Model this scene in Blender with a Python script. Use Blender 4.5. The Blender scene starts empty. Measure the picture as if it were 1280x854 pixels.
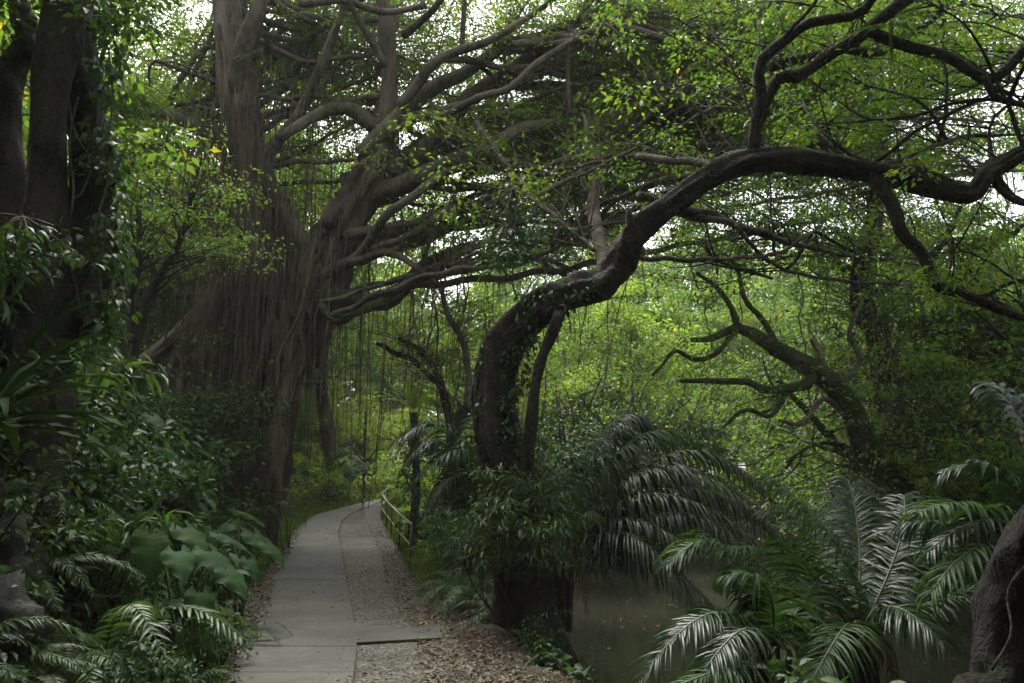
import bpy, math, random
import numpy as np
from mathutils import Vector, Matrix
random.seed(7)
R = np.random.default_rng(7)
scene = bpy.context.scene
COL = scene.collection
PI = math.pi

# ------------------------------------------------------------------ camera model (photograph is 1280 x 854)
F = 910.0; CX, CY = 640.0, 427.0; PITCH = math.atan((600-427)/F); EYE = 1.6
FW = np.array([0, math.cos(PITCH), math.sin(PITCH)]); UP = np.array([0, -math.sin(PITCH), math.cos(PITCH)]); RT = np.array([1., 0, 0])
CAM = np.array([0, 0, EYE])
def ray(px, py): return FW + RT*(px-CX)/F - UP*(py-CY)/F
def at(px, py, Y):
    d = ray(px, py); return CAM + d*(Y/d[1])
def mpp(Y): return Y/F            # metres per pixel at depth Y (approx)

# ------------------------------------------------------------------ terrain
def sm(a, b, x):
    t = np.clip((x-a)/(b-a), 0, 1); return t*t*(3-2*t)
def zb(y): return 0.9*sm(12, 42, y)
def on_base(px, py):
    Y = 10.
    d = ray(px, py)
    for i in range(40):
        z = float(zb(Y)); t = (z-EYE)/d[2]; Y = 0.5*Y+0.5*d[1]*t
    return CAM + d*((zb(Y)-EYE)/d[2])
Lpx = [(274,854),(292,800),(321,780),(334,725),(360,687),(374,662),(394,645),(430,635),(478,624)]
Spx = [(441,854),(446,812),(442,777),(430,711),(422,667),(427,652),(440,642),(468,631),(484,625)]
Gpx = [(600,854),(575,800),(545,765),(518,730),(503,695),(482,664),(476,645),(478,634),(492,626)]
def edge(pl):
    P = np.array([on_base(*p) for p in pl]); o = np.argsort(P[:,1]); P = P[o]
    ys = np.concatenate([[-12], P[:,1], [60]]); 
    xs = np.concatenate([[P[0,0]+ (P[0,1]+12)*0.16], P[:,0], [P[-1,0]+6]])
    return ys, xs
eL, eS, eG = edge(Lpx), edge(Spx), edge(Gpx)
def xL(y): return np.interp(y, *eL)
def xS(y): return np.interp(y, *eS)
def xG(y): return np.interp(y, *eG)
def xC(y): return 0.5*(xL(y)+xS(y))
CR = np.array([(34,7),(16,7.8),(5.3,8.9),(4.7,12),(4.6,16),(6,22),(10,29),(18,36),(34,44)], float)
def creek_d(x, y):
    d = np.full(np.shape(x), 1e9)
    for a, b in zip(CR[:-1], CR[1:]):
        ab = b-a; t = np.clip(((x-a[0])*ab[0]+(y-a[1])*ab[1])/(ab@ab), 0, 1)
        d = np.minimum(d, np.hypot(x-a[0]-t*ab[0], y-a[1]-t*ab[1]))
    return d
def wob(x, y, s=1.0):
    return (np.sin(x*1.7*s+1.3*np.sin(y*.9*s))+np.sin(y*2.1*s+1.1*np.sin(x*1.3*s+2)) + .5*np.sin(x*4.3*s+y*3.1*s))/2.5
def H(x, y):
    x = np.asarray(x, float); y = np.asarray(y, float)
    base = zb(y)
    sl = xL(y)-x                      # metres left of the path
    bank = 3.2*sm(0.5, 3.6, sl)*(1-.82*sm(8.5, 15, y))+ 0.10*np.clip(sl-4.6, 0, 60)
    z = base + bank
    sr = x-xG(y)
    z = z + .06*wob(x, y)*sm(.2, 1.2, np.maximum(sl, sr)) + .25*wob(x*.5, y*.5)*sm(1, 4, np.maximum(sl, sr))
    cd = creek_d(x, y)
    c = 1-sm(3.6, 5.7, cd)
    c = c*sm(0.0, 1.8, sr)
    z = z*(1-c)+(-2.3)*c
    far = sm(2, 8, cd-5)*sm(6, 12, x)   # right bank climbs a little
    z = z + .5*far + 0.04*np.clip(x-14, 0, 60)
    return z
WATER = -1.35
def gnd(px, py):
    d = ray(px, py); t = 2.0
    while t < 120:
        p = CAM+d*t
        if p[2] < H(p[0], p[1]): return p
        t += .05
    return CAM+d*60
def onH(x, y, dz=0): return np.array([x, y, float(H(x, y))+dz])

# ------------------------------------------------------------------ mesh helpers
class Buf:
    def __init__(s): s.v=[]; s.f=[]; s.n=0        # faces: list of (k) arrays (m,k)
    def add(s, V, Fc):
        V = np.asarray(V, np.float32); Fc = np.asarray(Fc, np.int64)
        s.v.append(V); s.f.append(Fc+s.n); s.n += len(V)
    def add2(s, V, Fl):
        V = np.asarray(V, np.float32); s.v.append(V)
        for q in Fl: s.f.append(np.asarray(q, np.int64)+s.n)
        s.n += len(V)
    def empty(s): return s.n == 0
    def mesh(s, name, mat, smooth=True, origin=None):
        V = np.concatenate(s.v)
        if origin is not None: V = V-np.asarray(origin, np.float32)
        loops = np.concatenate([f.ravel() for f in s.f]).astype(np.int32)
        tot = np.concatenate([np.full(len(f), f.shape[1]) for f in s.f]).astype(np.int32)
        st = np.concatenate([[0], np.cumsum(tot)[:-1]]).astype(np.int32)
        me = bpy.data.meshes.new(name)
        me.vertices.add(len(V)); me.vertices.foreach_set('co', V.astype(np.float32).ravel())
        me.loops.add(len(loops)); me.loops.foreach_set('vertex_index', loops)
        me.polygons.add(len(tot)); me.polygons.foreach_set('loop_start', st); me.polygons.foreach_set('loop_total', tot)
        me.polygons.foreach_set('use_smooth', np.full(len(tot), smooth))
        me.update(calc_edges=True)
        if mat: me.materials.append(mat)
        return me
def link(name, buf, mat, parent=None, smooth=True, origin=None):
    """ONE mesh object; geometry is given in world space, origin shifts it to the thing's base"""
    if origin is None and parent is not None: origin = parent.get('_o', (0,0,0))
    me = buf.mesh(name, mat, smooth, origin)
    o = bpy.data.objects.new(name, me); COL.objects.link(o)
    if parent is not None: o.parent = parent
    elif origin is not None: o.location = origin
    return o
def thing(name, label, cat, loc, group=None):
    o = bpy.data.objects.new(name, None); COL.objects.link(o); o.location = [float(c) for c in loc]
    o.empty_display_size = .2
    o['label'] = label; o['category'] = cat; o['_o'] = [float(c) for c in loc]
    if group: o['group'] = group
    return o
def tag(o, label=None, cat=None, group=None, kind=None):
    for k, v in (('label', label), ('category', cat), ('group', group), ('kind', kind)):
        if v: o[k] = v
    return o
def sub(part, name, buf, mat, smooth=True):
    """a sub-part: child of a part (parts sit at their thing's origin)"""
    me = buf.mesh(name, mat, smooth, part.parent['_o'])
    o = bpy.data.objects.new(name, me); COL.objects.link(o); o.parent = part
    return o
def copy_thing(root, loc, rz=0, sc=1.0, label=None, group=None, tilt=(0,0)):
    r = root.copy(); COL.objects.link(r); r.location = [float(c) for c in loc]
    r.rotation_euler = (tilt[0], tilt[1], rz); r.scale = (sc, sc, sc) if np.isscalar(sc) else sc
    if label: r['label'] = label
    if group: r['group'] = group
    for ch in list(root.children):
        c = ch.copy(); COL.objects.link(c); c.parent = r
        for g in list(ch.children):
            d = g.copy(); COL.objects.link(d); d.parent = c
    return r

def catmull(P, n):
    P = np.asarray(P, float)
    if len(P) == 2:
        t = np.linspace(0, 1, n)[:,None]; return P[0]*(1-t)+P[1]*t
    Q = np.vstack([2*P[0]-P[1], P, 2*P[-1]-P[-2]])
    seg = len(P)-1; u = np.linspace(0, seg, n); i = np.minimum(u.astype(int), seg-1); t = (u-i)[:,None]
    a, b, c, d = Q[i], Q[i+1], Q[i+2], Q[i+3]
    return .5*((2*b)+(-a+c)*t+(2*a-5*b+4*c-d)*t*t+(-a+3*b-3*c+d)*t**3)
def nrm(v): return v/np.maximum(np.linalg.norm(v, axis=-1, keepdims=True), 1e-9)
def tube(buf, pts, rad, sides=8, step=None, gn=0.0, ridge=0.0, rng=R, n=None, knots=0):
    """swept, tapered, knobbly tube through control points (x,y,z)+radius"""
    pts = np.asarray(pts, float); rad = np.asarray(rad, float)
    L = np.sum(np.linalg.norm(np.diff(pts, axis=0), axis=1))
    if n is None:
        n = int(np.clip(L/(step or max(rad.mean()*2.2, .05)), len(pts)*2, 260))
    PR = catmull(np.hstack([pts, rad[:,None]]), n); C = PR[:,:3]; r = np.maximum(PR[:,3], .0015)
    if gn > 0:
        ph = rng.uniform(0, 9, 6); s = np.linspace(0, L, n)
        for k in range(3):
            w = r*gn*np.sin(s*(2.2/ max(rad.max()*6,.25))*(.6+.3*k)+ph[k])
            C[:,k] += w
    T = nrm(np.gradient(C, axis=0))
    N = np.zeros_like(T); ref = np.array([0,0,1.]) if abs(T[0][2]) < .9 else np.array([1.,0,0])
    N[0] = nrm(np.cross(np.cross(T[0], ref), T[0]))
    for i in range(1, n):
        v = N[i-1]-T[i]*np.dot(N[i-1], T[i]); N[i] = v/max(np.linalg.norm(v), 1e-6)
    B = np.cross(T, N)
    a = np.linspace(0, 2*PI, sides, endpoint=False)
    rr = np.repeat(r[:,None], sides, 1)
    if ridge > 0:
        s = np.linspace(0, L, n)[:,None]; p = rng.uniform(0, 6, 5)
        sc = 1/max(rad.mean(), .02)
        rr = rr*(1+ridge*(.5*np.sin(3*a[None]+s*.35*sc+p[0])+.35*np.sin(5*a[None]-s*.5*sc+p[1])+.3*np.sin(2*a[None]+s*1.1*sc+p[2])+.25*np.sin(7*a[None]+s*.8*sc+p[3])))
    if knots:
        s = np.linspace(0, L, n)[:,None]; kr = np.random.default_rng(int(L*1000)%9973)
        for _ in range(knots):
            s0 = kr.uniform(0, L); a0 = kr.uniform(0, 2*PI); w = kr.uniform(.5, 1.6)*rad.mean(); da = (a[None]-a0+PI)%(2*PI)-PI
            rr = rr*(1+kr.uniform(-.16,.34)*np.exp(-((s-s0)/w)**2-(da/kr.uniform(.35,.8))**2))
        rr = rr*(1+kr.normal(0,.022,rr.shape))
    V = C[:,None,:]+rr[:,:,None]*(np.cos(a)[None,:,None]*N[:,None,:]+np.sin(a)[None,:,None]*B[:,None,:])
    V = V.reshape(-1,3)
    i = np.arange(n-1)[:,None]*sides; j = np.arange(sides)[None]; k = (j+1)%sides
    q = np.stack([i+j, i+k, i+k+sides, i+j+sides], -1).reshape(-1,4)
    caps = [np.arange(sides)[::-1][None], (np.arange(sides)+(n-1)*sides)[None]]
    buf.add2(V, [q]+caps)
    return C, r
KD = 1.0
def stroke(pl):
    """[(px,py,Y,rpx)...] -> world points and metre radii"""
    P = np.array([at(p[0], p[1], p[2]*KD) for p in pl]); r = np.array([p[3]*p[2]*KD/F for p in pl]); return P, r

RH_V = np.array([(0,0,0),(.5,.42,.07),(0,1,-.14),(-.5,.42,.07)]); RH_F = [np.array([(0,1,2),(0,2,3)])]
NL_V = np.array([(0,0,0),(0,.33,-.03),(0,.68,-.05),(0,1,-.2),(-.44,.3,.07),(-.37,.64,.03),(.44,.3,.07),(.37,.64,.03)])
NL_F = [np.array([(0,6,1),(0,1,4),(2,7,3),(2,3,5)]), np.array([(1,6,7,2),(1,2,5,4)])]
def leaves(buf, pos, dr, up, ln, wd, nice=False):
    """pos, direction, approximate normal, length, width: one small folded blade each"""
    TV, TF = (NL_V, NL_F) if nice else (RH_V, RH_F)
    n = len(pos); dr = nrm(dr); side = nrm(np.cross(dr, up)); nn = np.cross(side, dr)
    ln = np.broadcast_to(ln, n)[:,None,None]; wd = np.broadcast_to(wd, n)[:,None,None]
    V = pos[:,None]+TV[None,:,0:1]*side[:,None]*wd+TV[None,:,1:2]*dr[:,None]*ln+TV[None,:,2:3]*nn[:,None]*ln
    k = len(TV); off = (np.arange(n)*k)[:,None,None]
    buf.add2(V.reshape(-1,3), [(f[None]+off).reshape(-1, f.shape[1]) for f in TF])
def clumps(buf, C, per, spread, size, rng, flat=.55, droop=.35, nice=False, tilt=.45, asp=.5, outw=None):
    """leaf sprays round the points C"""
    C = np.asarray(C, float); n = len(C)*per
    ce = np.repeat(C, per, 0); o = rng.normal(0, 1, (n,3)); o[:,2] *= flat
    rr = rng.uniform(.2, 1, n)[:,None]; o = nrm(o)*rr*np.array([1,1,flat])
    sp = np.repeat(np.broadcast_to(spread, len(C)), per)[:,None]
    pos = ce+o*sp
    dr = nrm(o)*[1,1,.4]+rng.normal(0,.5,(n,3)); dr[:,2] -= droop
    up = rng.normal(0, tilt, (n,3)); up[:,2] += 1
    ln = size*rng.uniform(.65, 1.25, n)
    leaves(buf, pos, dr, up, ln, ln*asp, nice)

# ------------------------------------------------------------------ materials
def newmat(name):
    m = bpy.data.materials.new(name); m.use_nodes = True; nt = m.node_tree; nt.nodes.clear()
    out = nt.nodes.new('ShaderNodeOutputMaterial'); return m, nt, out
def N(nt, t, **kw):
    n = nt.nodes.new(t)
    for k, v in kw.items():
        if k in n.inputs.keys() if isinstance(k, str) else False: n.inputs[k].default_value = v
        else: setattr(n, k, v)
    return n
def ramp(nt, fac, stops):
    r = nt.nodes.new('ShaderNodeValToRGB'); e = r.color_ramp.elements
    while len(e) < len(stops): e.new(.5)
    for i, (p, c) in enumerate(stops): e[i].position = p; e[i].color = (*c, 1)
    nt.links.new(fac, r.inputs[0]); return r.outputs[0]
def noise(nt, scale, detail=4, rough=.6, vec=None, dist=0):
    n = nt.nodes.new('ShaderNodeTexNoise'); n.inputs['Scale'].default_value = scale; n.inputs['Detail'].default_value = detail
    n.inputs['Roughness'].default_value = rough; n.inputs['Distortion'].default_value = dist
    if vec is None:
        g = nt.nodes.new('ShaderNodeNewGeometry'); vec = g.outputs['Position']
    nt.links.new(vec, n.inputs['Vector']); return n.outputs['Fac']
def mixc(nt, fac, a, b, mode='MIX'):
    m = nt.nodes.new('ShaderNodeMix'); m.data_type = 'RGBA'; m.blend_type = mode
    if isinstance(fac, (int, float)): m.inputs[0].default_value = fac
    else: nt.links.new(fac, m.inputs[0])
    for i, c in ((6, a), (7, b)):
        if isinstance(c, tuple): m.inputs[i].default_value = (*c, 1)
        else: nt.links.new(c, m.inputs[i])
    return m.outputs[2]
def leaf_mat(name, cols, gloss=.45, trans=.4, clump=.9, spec=.4, yel=True):
    m, nt, out = newmat(name)
    g = nt.nodes.new('ShaderNodeNewGeometry')
    st = [(i/(len(cols)-1)*(.97 if yel else 1), c) for i, c in enumerate(cols)]
    c1 = ramp(nt, g.outputs['Random Per Island'], st+([(.985, (.30,.24,.03))] if yel else []))
    nz = noise(nt, clump, 3)
    k = ramp(nt, nz, [(.3,(.62,.7,.62)),(.7,(1.25,1.2,1.0))])
    oi = nt.nodes.new('ShaderNodeObjectInfo')
    k2 = ramp(nt, oi.outputs['Random'], [(0,(.8,.85,.8)),(.5,(1,1,1)),(1,(1.2,1.08,.9))])
    c = mixc(nt, 1.0, mixc(nt, 1.0, c1, k, 'MULTIPLY'), k2, 'MULTIPLY')
    p = nt.nodes.new('ShaderNodeBsdfPrincipled'); nt.links.new(c, p.inputs['Base Color'])
    p.inputs['Roughness'].default_value = gloss; p.inputs['Specular IOR Level'].default_value = spec
    t = nt.nodes.new('ShaderNodeBsdfTranslucent')
    tc = mixc(nt, 1.0, c, (1.8,1.75,.8), 'MULTIPLY'); nt.links.new(tc, t.inputs['Color'])
    mx = nt.nodes.new('ShaderNodeMixShader'); mx.inputs[0].default_value = trans
    nt.links.new(p.outputs[0], mx.inputs[1]); nt.links.new(t.outputs[0], mx.inputs[2]); nt.links.new(mx.outputs[0], out.inputs[0])
    return m
def bark_mat(name, c1, c2, scale=6, moss=None, mossamt=.5, zs=.25, bump=.6):
    m, nt, out = newmat(name)
    tc = nt.nodes.new('ShaderNodeTexCoord'); mp = nt.nodes.new('ShaderNodeMapping'); mp.inputs['Scale'].default_value = (1,1,zs)
    nt.links.new(tc.outputs['Object'], mp.inputs[0]); v = mp.outputs[0]
    n1 = noise(nt, scale*2.2, 6, .7, v, .6); n2 = noise(nt, scale*.35, 3, .6, v); n3 = noise(nt, scale*9, 3, .7, v)
    c = ramp(nt, n1, [(.32, c1), (.68, c2)])
    c = mixc(nt, ramp(nt, n2, [(.42,(0,0,0)),(.62,(.65,.65,.65))]), c, tuple(min(1, q*1.7) for q in c2))
    if moss:
        g = nt.nodes.new('ShaderNodeNewGeometry'); s = nt.nodes.new('ShaderNodeSeparateXYZ'); nt.links.new(g.outputs['Normal'], s.inputs[0])
        mm = nt.nodes.new('ShaderNodeMath'); mm.operation = 'MULTIPLY_ADD'; nt.links.new(s.outputs[2], mm.inputs[0]); mm.inputs[1].default_value = .28
        n4 = noise(nt, 2.2, 5, .7); nt.links.new(n4, mm.inputs[2])
        c = mixc(nt, ramp(nt, mm.outputs[0], [(.72-mossamt*.35,(0,0,0)),(.86-mossamt*.35,(1,1,1))]), c, moss)
    p = nt.nodes.new('ShaderNodeBsdfPrincipled'); nt.links.new(c, p.inputs['Base Color']); p.inputs['Roughness'].default_value = .85
    p.inputs['Specular IOR Level'].default_value = .25
    vo = nt.nodes.new('ShaderNodeTexVoronoi'); vo.feature = 'DISTANCE_TO_EDGE'; vo.inputs['Scale'].default_value = scale*2.6
    wv = nt.nodes.new('ShaderNodeMix'); wv.data_type = 'RGBA'; wv.inputs[0].default_value = .12; nt.links.new(v, wv.inputs[6])
    nn = nt.nodes.new('ShaderNodeTexNoise'); nn.inputs['Scale'].default_value = scale; nt.links.new(v, nn.inputs['Vector']); nt.links.new(nn.outputs['Color'], wv.inputs[7]); nt.links.new(wv.outputs[2], vo.inputs['Vector'])
    cr = ramp(nt, vo.outputs['Distance'], [(0,(0,0,0)),(.16,(1,1,1))])
    ad0 = nt.nodes.new('ShaderNodeMath'); ad0.operation = 'MULTIPLY_ADD'; nt.links.new(cr, ad0.inputs[0]); ad0.inputs[1].default_value = .16; nt.links.new(n1, ad0.inputs[2])
    ad = nt.nodes.new('ShaderNodeMath'); ad.operation = 'MULTIPLY_ADD'; nt.links.new(n3, ad.inputs[0]); ad.inputs[1].default_value = .45; nt.links.new(ad0.outputs[0], ad.inputs[2])
    b = nt.nodes.new('ShaderNodeBump'); b.inputs['Strength'].default_value = 1.0; b.inputs['Distance'].default_value = .07
    nt.links.new(ad.outputs[0], b.inputs['Height']); nt.links.new(b.outputs[0], p.inputs['Normal'])
    nt.links.new(p.outputs[0], out.inputs[0]); return m
M = {}
M['banyan_bark'] = bark_mat('banyan_bark', (.030,.025,.018), (.135,.115,.085), 5, (.04,.06,.015), .15)
M['root_bark'] = bark_mat('root_bark', (.022,.016,.010), (.135,.105,.072), 9, None, zs=.15)
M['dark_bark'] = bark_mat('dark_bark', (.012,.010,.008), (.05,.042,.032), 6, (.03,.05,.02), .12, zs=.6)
M['black_bark'] = bark_mat('black_bark', (.004,.0035,.003), (.017,.013,.010), 7, (.02,.03,.012), .2, zs=.4)  # near-black bark, base colour lowered to keep the corner trunk dark
M['brown_bark'] = bark_mat('brown_bark', (.02,.015,.011), (.065,.048,.036), 7, (.04,.06,.02), .15, zs=.5)
M['mossy_bark'] = bark_mat('mossy_bark', (.025,.022,.015), (.08,.07,.045), 6, (.05,.075,.02), .95, zs=.6)
M['grey_bark'] = bark_mat('grey_bark', (.04,.036,.028), (.14,.125,.10), 8, (.06,.08,.03), .25, zs=.5)
M['dead_wood'] = bark_mat('dead_wood', (.12,.08,.05), (.32,.24,.17), 9, None)
M['ficus_leaf'] = leaf_mat('ficus_leaf', [(.055,.115,.022),(.09,.165,.03),(.125,.205,.038)], .38, .55, .5)
M['bright_leaf'] = leaf_mat('bright_leaf', [(.09,.165,.028),(.14,.225,.04),(.19,.27,.05)], .5, .55, .35)
M['forest_leaf'] = leaf_mat('forest_leaf', [(.06,.125,.028),(.09,.165,.036),(.125,.205,.045)], .5, .5, .3)
M['deep_leaf'] = leaf_mat('deep_leaf', [(.02,.05,.018),(.035,.075,.022),(.05,.095,.03)], .5, .3, .6, yel=False)
M['shrub_leaf'] = leaf_mat('shrub_leaf', [(.022,.055,.018),(.035,.075,.025),(.055,.10,.03)], .58, .3, .9, yel=False)
M['fern_leaf'] = leaf_mat('fern_leaf', [(.035,.08,.03),(.05,.10,.035),(.06,.12,.035)], .45, .35, 1.2, yel=False)
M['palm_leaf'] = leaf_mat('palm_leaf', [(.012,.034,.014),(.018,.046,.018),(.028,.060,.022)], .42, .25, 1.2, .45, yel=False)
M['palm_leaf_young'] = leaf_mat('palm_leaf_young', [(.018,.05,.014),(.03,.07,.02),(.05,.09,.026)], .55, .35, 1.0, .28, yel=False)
M['dead_frond'] = leaf_mat('dead_frond', [(.10,.06,.03),(.16,.10,.05),(.22,.15,.08)], .7, .2, 1.5, .15, yel=False)
M['nest_leaf'] = leaf_mat('nest_leaf', [(.010,.028,.010),(.016,.038,.013),(.022,.048,.016)], .75, .15, 1.5, .05, yel=False)
M['taro_leaf'] = leaf_mat('taro_leaf', [(.024,.066,.022),(.032,.08,.026),(.042,.095,.03)], .65, .4, 2.5, .12, yel=False)
M['grass'] = leaf_mat('grass_blade', [(.06,.12,.02),(.09,.16,.03),(.12,.18,.04)], .5, .4, .8)
M['litter'] = leaf_mat('dead_leaf', [(.05,.034,.02),(.105,.072,.044),(.19,.14,.09)], .6, .12, 2, yel=False)

def simple(name, build):
    m, nt, out = newmat(name); p = nt.nodes.new('ShaderNodeBsdfPrincipled'); build(nt, p); nt.links.new(p.outputs[0], out.inputs[0]); return m
def bumpn(nt, p, h, st, dist):
    b = nt.nodes.new('ShaderNodeBump'); b.inputs['Strength'].default_value = st; b.inputs['Distance'].default_value = dist
    nt.links.new(h, b.inputs['Height']); nt.links.new(b.outputs[0], p.inputs['Normal'])
def _conc(nt, p):
    a = noise(nt, .9, 5, .65); b = noise(nt, 14, 5, .7); c = noise(nt, 160, 2, .6)
    k = ramp(nt, a, [(.3,(.058,.056,.049)),(.5,(.088,.086,.076)),(.72,(.122,.119,.106))])
    k = mixc(nt, 1.0, k, ramp(nt, b, [(.3,(.78,.78,.76)),(.65,(1.08,1.08,1.06))]), 'MULTIPLY')
    k = mixc(nt, 1.0, k, ramp(nt, c, [(.3,(.8,.8,.8)),(.7,(1.15,1.15,1.15))]), 'MULTIPLY')
    d = noise(nt, 2.6, 7, .75, None, .8); k = mixc(nt, ramp(nt, d, [(.48,(0,0,0)),(.66,(.6,.6,.6))]), k, (.052,.052,.034))
    e = noise(nt, 38, 3, .8); k = mixc(nt, ramp(nt, e, [(.64,(0,0,0)),(.7,(.6,.6,.6))]), k, (.04,.036,.028))
    nt.links.new(k, p.inputs['Base Color']); p.inputs['Roughness'].default_value = .82; p.inputs['Specular IOR Level'].default_value = .3
    bumpn(nt, p, c, .35, .004)
M['concrete'] = simple('concrete', _conc)
def _grav(nt, p):
    g = nt.nodes.new('ShaderNodeNewGeometry')
    v = nt.nodes.new('ShaderNodeTexVoronoi'); v.inputs['Scale'].default_value = 42; nt.links.new(g.outputs['Position'], v.inputs['Vector'])
    w = nt.nodes.new('ShaderNodeTexVoronoi'); w.inputs['Scale'].default_value = 17; nt.links.new(g.outputs['Position'], w.inputs['Vector'])
    s = nt.nodes.new('ShaderNodeSeparateColor'); nt.links.new(v.outputs['Color'], s.inputs[0])
    k = ramp(nt, s.outputs[0], [(0,(.038,.036,.030)),(.6,(.088,.083,.070)),(1,(.19,.18,.155))])
    a = noise(nt, 1.3, 4, .6)
    k = mixc(nt, 1.0, k, ramp(nt, a, [(.35,(.7,.68,.62)),(.65,(1.15,1.12,1.05))]), 'MULTIPLY')
    nt.links.new(k, p.inputs['Base Color']); p.inputs['Roughness'].default_value = .9
    ad = nt.nodes.new('ShaderNodeMath'); ad.operation = 'ADD'; nt.links.new(v.outputs['Distance'], ad.inputs[0]); nt.links.new(w.outputs['Distance'], ad.inputs[1])
    b = nt.nodes.new('ShaderNodeBump'); b.invert = True; b.inputs['Strength'].default_value = .9; b.inputs['Distance'].default_value = .02
    nt.links.new(ad.outputs[0], b.inputs['Height']); nt.links.new(b.outputs[0], p.inputs['Normal'])
M['gravel'] = simple('gravel', _grav)
def _soil(nt, p):
    a = noise(nt, 1.1, 6, .7); b = noise(nt, 25, 5, .75)
    k = ramp(nt, b, [(.3,(.025,.018,.012)),(.55,(.07,.05,.035)),(.75,(.14,.105,.07))])
    k = mixc(nt, ramp(nt, a, [(.45,(0,0,0)),(.6,(.7,.7,.7))]), k, (.045,.055,.022))
    nt.links.new(k, p.inputs['Base Color']); p.inputs['Roughness'].default_value = .95; bumpn(nt, p, b, .9, .05)
M['soil'] = simple('forest_soil', _soil)
def _water(nt, p):
    a = noise(nt, .5, 3, .5); n = noise(nt, 7, 3, .55)
    nt.links.new(ramp(nt, a, [(.35,(.026,.028,.018)),(.65,(.042,.042,.028))]), p.inputs['Base Color'])
    p.inputs['Roughness'].default_value = .07; p.inputs['IOR'].default_value = 1.33; bumpn(nt, p, n, .12, .02)
M['water'] = simple('murky_water', _water)
def _rock(nt, p):
    a = noise(nt, 3, 7, .72, None, 1.0); b = noise(nt, 22, 6, .75)
    k = ramp(nt, a, [(.3,(.025,.025,.021)),(.5,(.08,.08,.068)),(.7,(.17,.17,.15))])
    k = mixc(nt, ramp(nt, b, [(.45,(0,0,0)),(.7,(.7,.7,.7))]), k, (.06,.07,.045))
    nt.links.new(k, p.inputs['Base Color']); p.inputs['Roughness'].default_value = .9
    ad = nt.nodes.new('ShaderNodeMath'); ad.operation = 'ADD'; nt.links.new(a, ad.inputs[0]); nt.links.new(b, ad.inputs[1]); bumpn(nt, p, ad.outputs[0], 1, .06)
M['rock'] = simple('limestone', _rock)
def _metal(c, r):
    def f(nt, p):
        n = noise(nt, 30, 4); nt.links.new(ramp(nt, n, [(.4, tuple(q*.7 for q in c)), (.65, c)]), p.inputs['Base Color']); p.inputs['Roughness'].default_value = r; p.inputs['Metallic'].default_value = .3
    return f
M['post'] = simple('painted_dark_metal', _metal((.05,.055,.04), .5))
M['rail'] = simple('worn_pale_metal', _metal((.36,.36,.30), .45))
M['rail_green'] = simple('algae_rail', _metal((.26,.30,.10), .5))
def _stem(nt, p):
    n = noise(nt, 12, 3); nt.links.new(ramp(nt, n, [(.3,(.05,.075,.03)),(.7,(.10,.12,.05))]), p.inputs['Base Color']); p.inputs['Roughness'].default_value = .5
M['green_stem'] = simple('green_stem', _stem)
def _cut(nt, p):
    p.inputs['Base Color'].default_value = (.02,.018,.014,1); p.inputs['Roughness'].default_value = 1
M['gap'] = simple('joint_dirt', _cut)

# ------------------------------------------------------------------ ground, path, creek
def build_ground():
    xs = np.unique(np.concatenate([np.linspace(-90,-14,40), np.linspace(-14,16,151), np.linspace(16,90,38)]))
    ys = np.unique(np.concatenate([np.linspace(-40,0,21), np.linspace(0,30,151), np.linspace(30,60,61), np.linspace(60,140,30)]))
    X, Y = np.meshgrid(xs, ys); Z = H(X, Y)
    # sink the terrain slightly below the paved strip
    inside = (X > xL(Y)-.05) & (X < xG(Y)+.0)
    Z = np.where(inside, Z-.03, Z)
    rough = R.normal(0, .018, Z.shape); Z = Z+np.where(inside, 0, rough)
    V = np.stack([X, Y, Z], -1).reshape(-1,3); nx = len(xs); ny = len(ys)
    i = np.arange(ny-1)[:,None]*nx; j = np.arange(nx-1)[None]
    q = np.stack([i+j, i+j+1, i+j+1+nx, i+j+nx], -1).reshape(-1,4)
    b = Buf(); b.add(V, q); tag(link('ground', b, M['soil']), kind='structure')
    b = Buf(); b.add([(-2,4,WATER),(60,4,WATER),(60,90,WATER),(-2,90,WATER)], [(0,1,2,3)])
    tag(link('river', b, M['water']), kind='structure')
build_ground()
def slab(b, rows_y, fl, fr, top, thick=.06, sub=6):
    """strip between two edge curves, top face, sides and ends"""
    y = np.asarray(rows_y); n = len(y)
    u = np.linspace(0, 1, sub)
    X = fl(y)[:,None]*(1-u)+fr(y)[:,None]*u; Y = np.repeat(y[:,None], sub, 1); Z = zb(Y)+top
    T = np.stack([X,Y,Z], -1); Bm = T.copy(); Bm[...,2] -= thick
    V = np.concatenate([T.reshape(-1,3), Bm.reshape(-1,3)]); o = n*sub
    i = np.arange(n-1)[:,None]*sub; j = np.arange(sub-1)[None]
    q = [np.stack([i+j, i+j+1, i+j+1+sub, i+j+sub], -1).reshape(-1,4)]
    i = np.arange(n-1)*sub
    q.append(np.stack([i, i+sub, i+sub+o, i+o], -1)); k = i+sub-1; q.append(np.stack([k+sub, k, k+o, k+sub+o], -1))
    j = np.arange(sub-1); q.append(np.stack([j+1, j, j+o, j+1+o], -1)); j = j+(n-1)*sub; q.append(np.stack([j, j+1, j+1+o, j+o], -1))
    b.add2(V, q)
b = Buf()
jy = [3.0]+[float(on_base(350, p)[1]) for p in (845, 812, 781, 727, 690, 664, 648)]+[30, 37]
for a, c in zip(jy[:-1], jy[1:]):
    slab(b, np.linspace(a+.006, c-.006, max(4, int((c-a)/.35))), xL, xS, .030+.003*random.random())
tag(link('path', b, M['concrete'], smooth=False), kind='structure')
b = Buf(); slab(b, np.linspace(3, 37, 120), xS, xG, .004, sub=14)
o = link('gravel_path', b, M['gravel']); tag(o, kind='structure')
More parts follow.
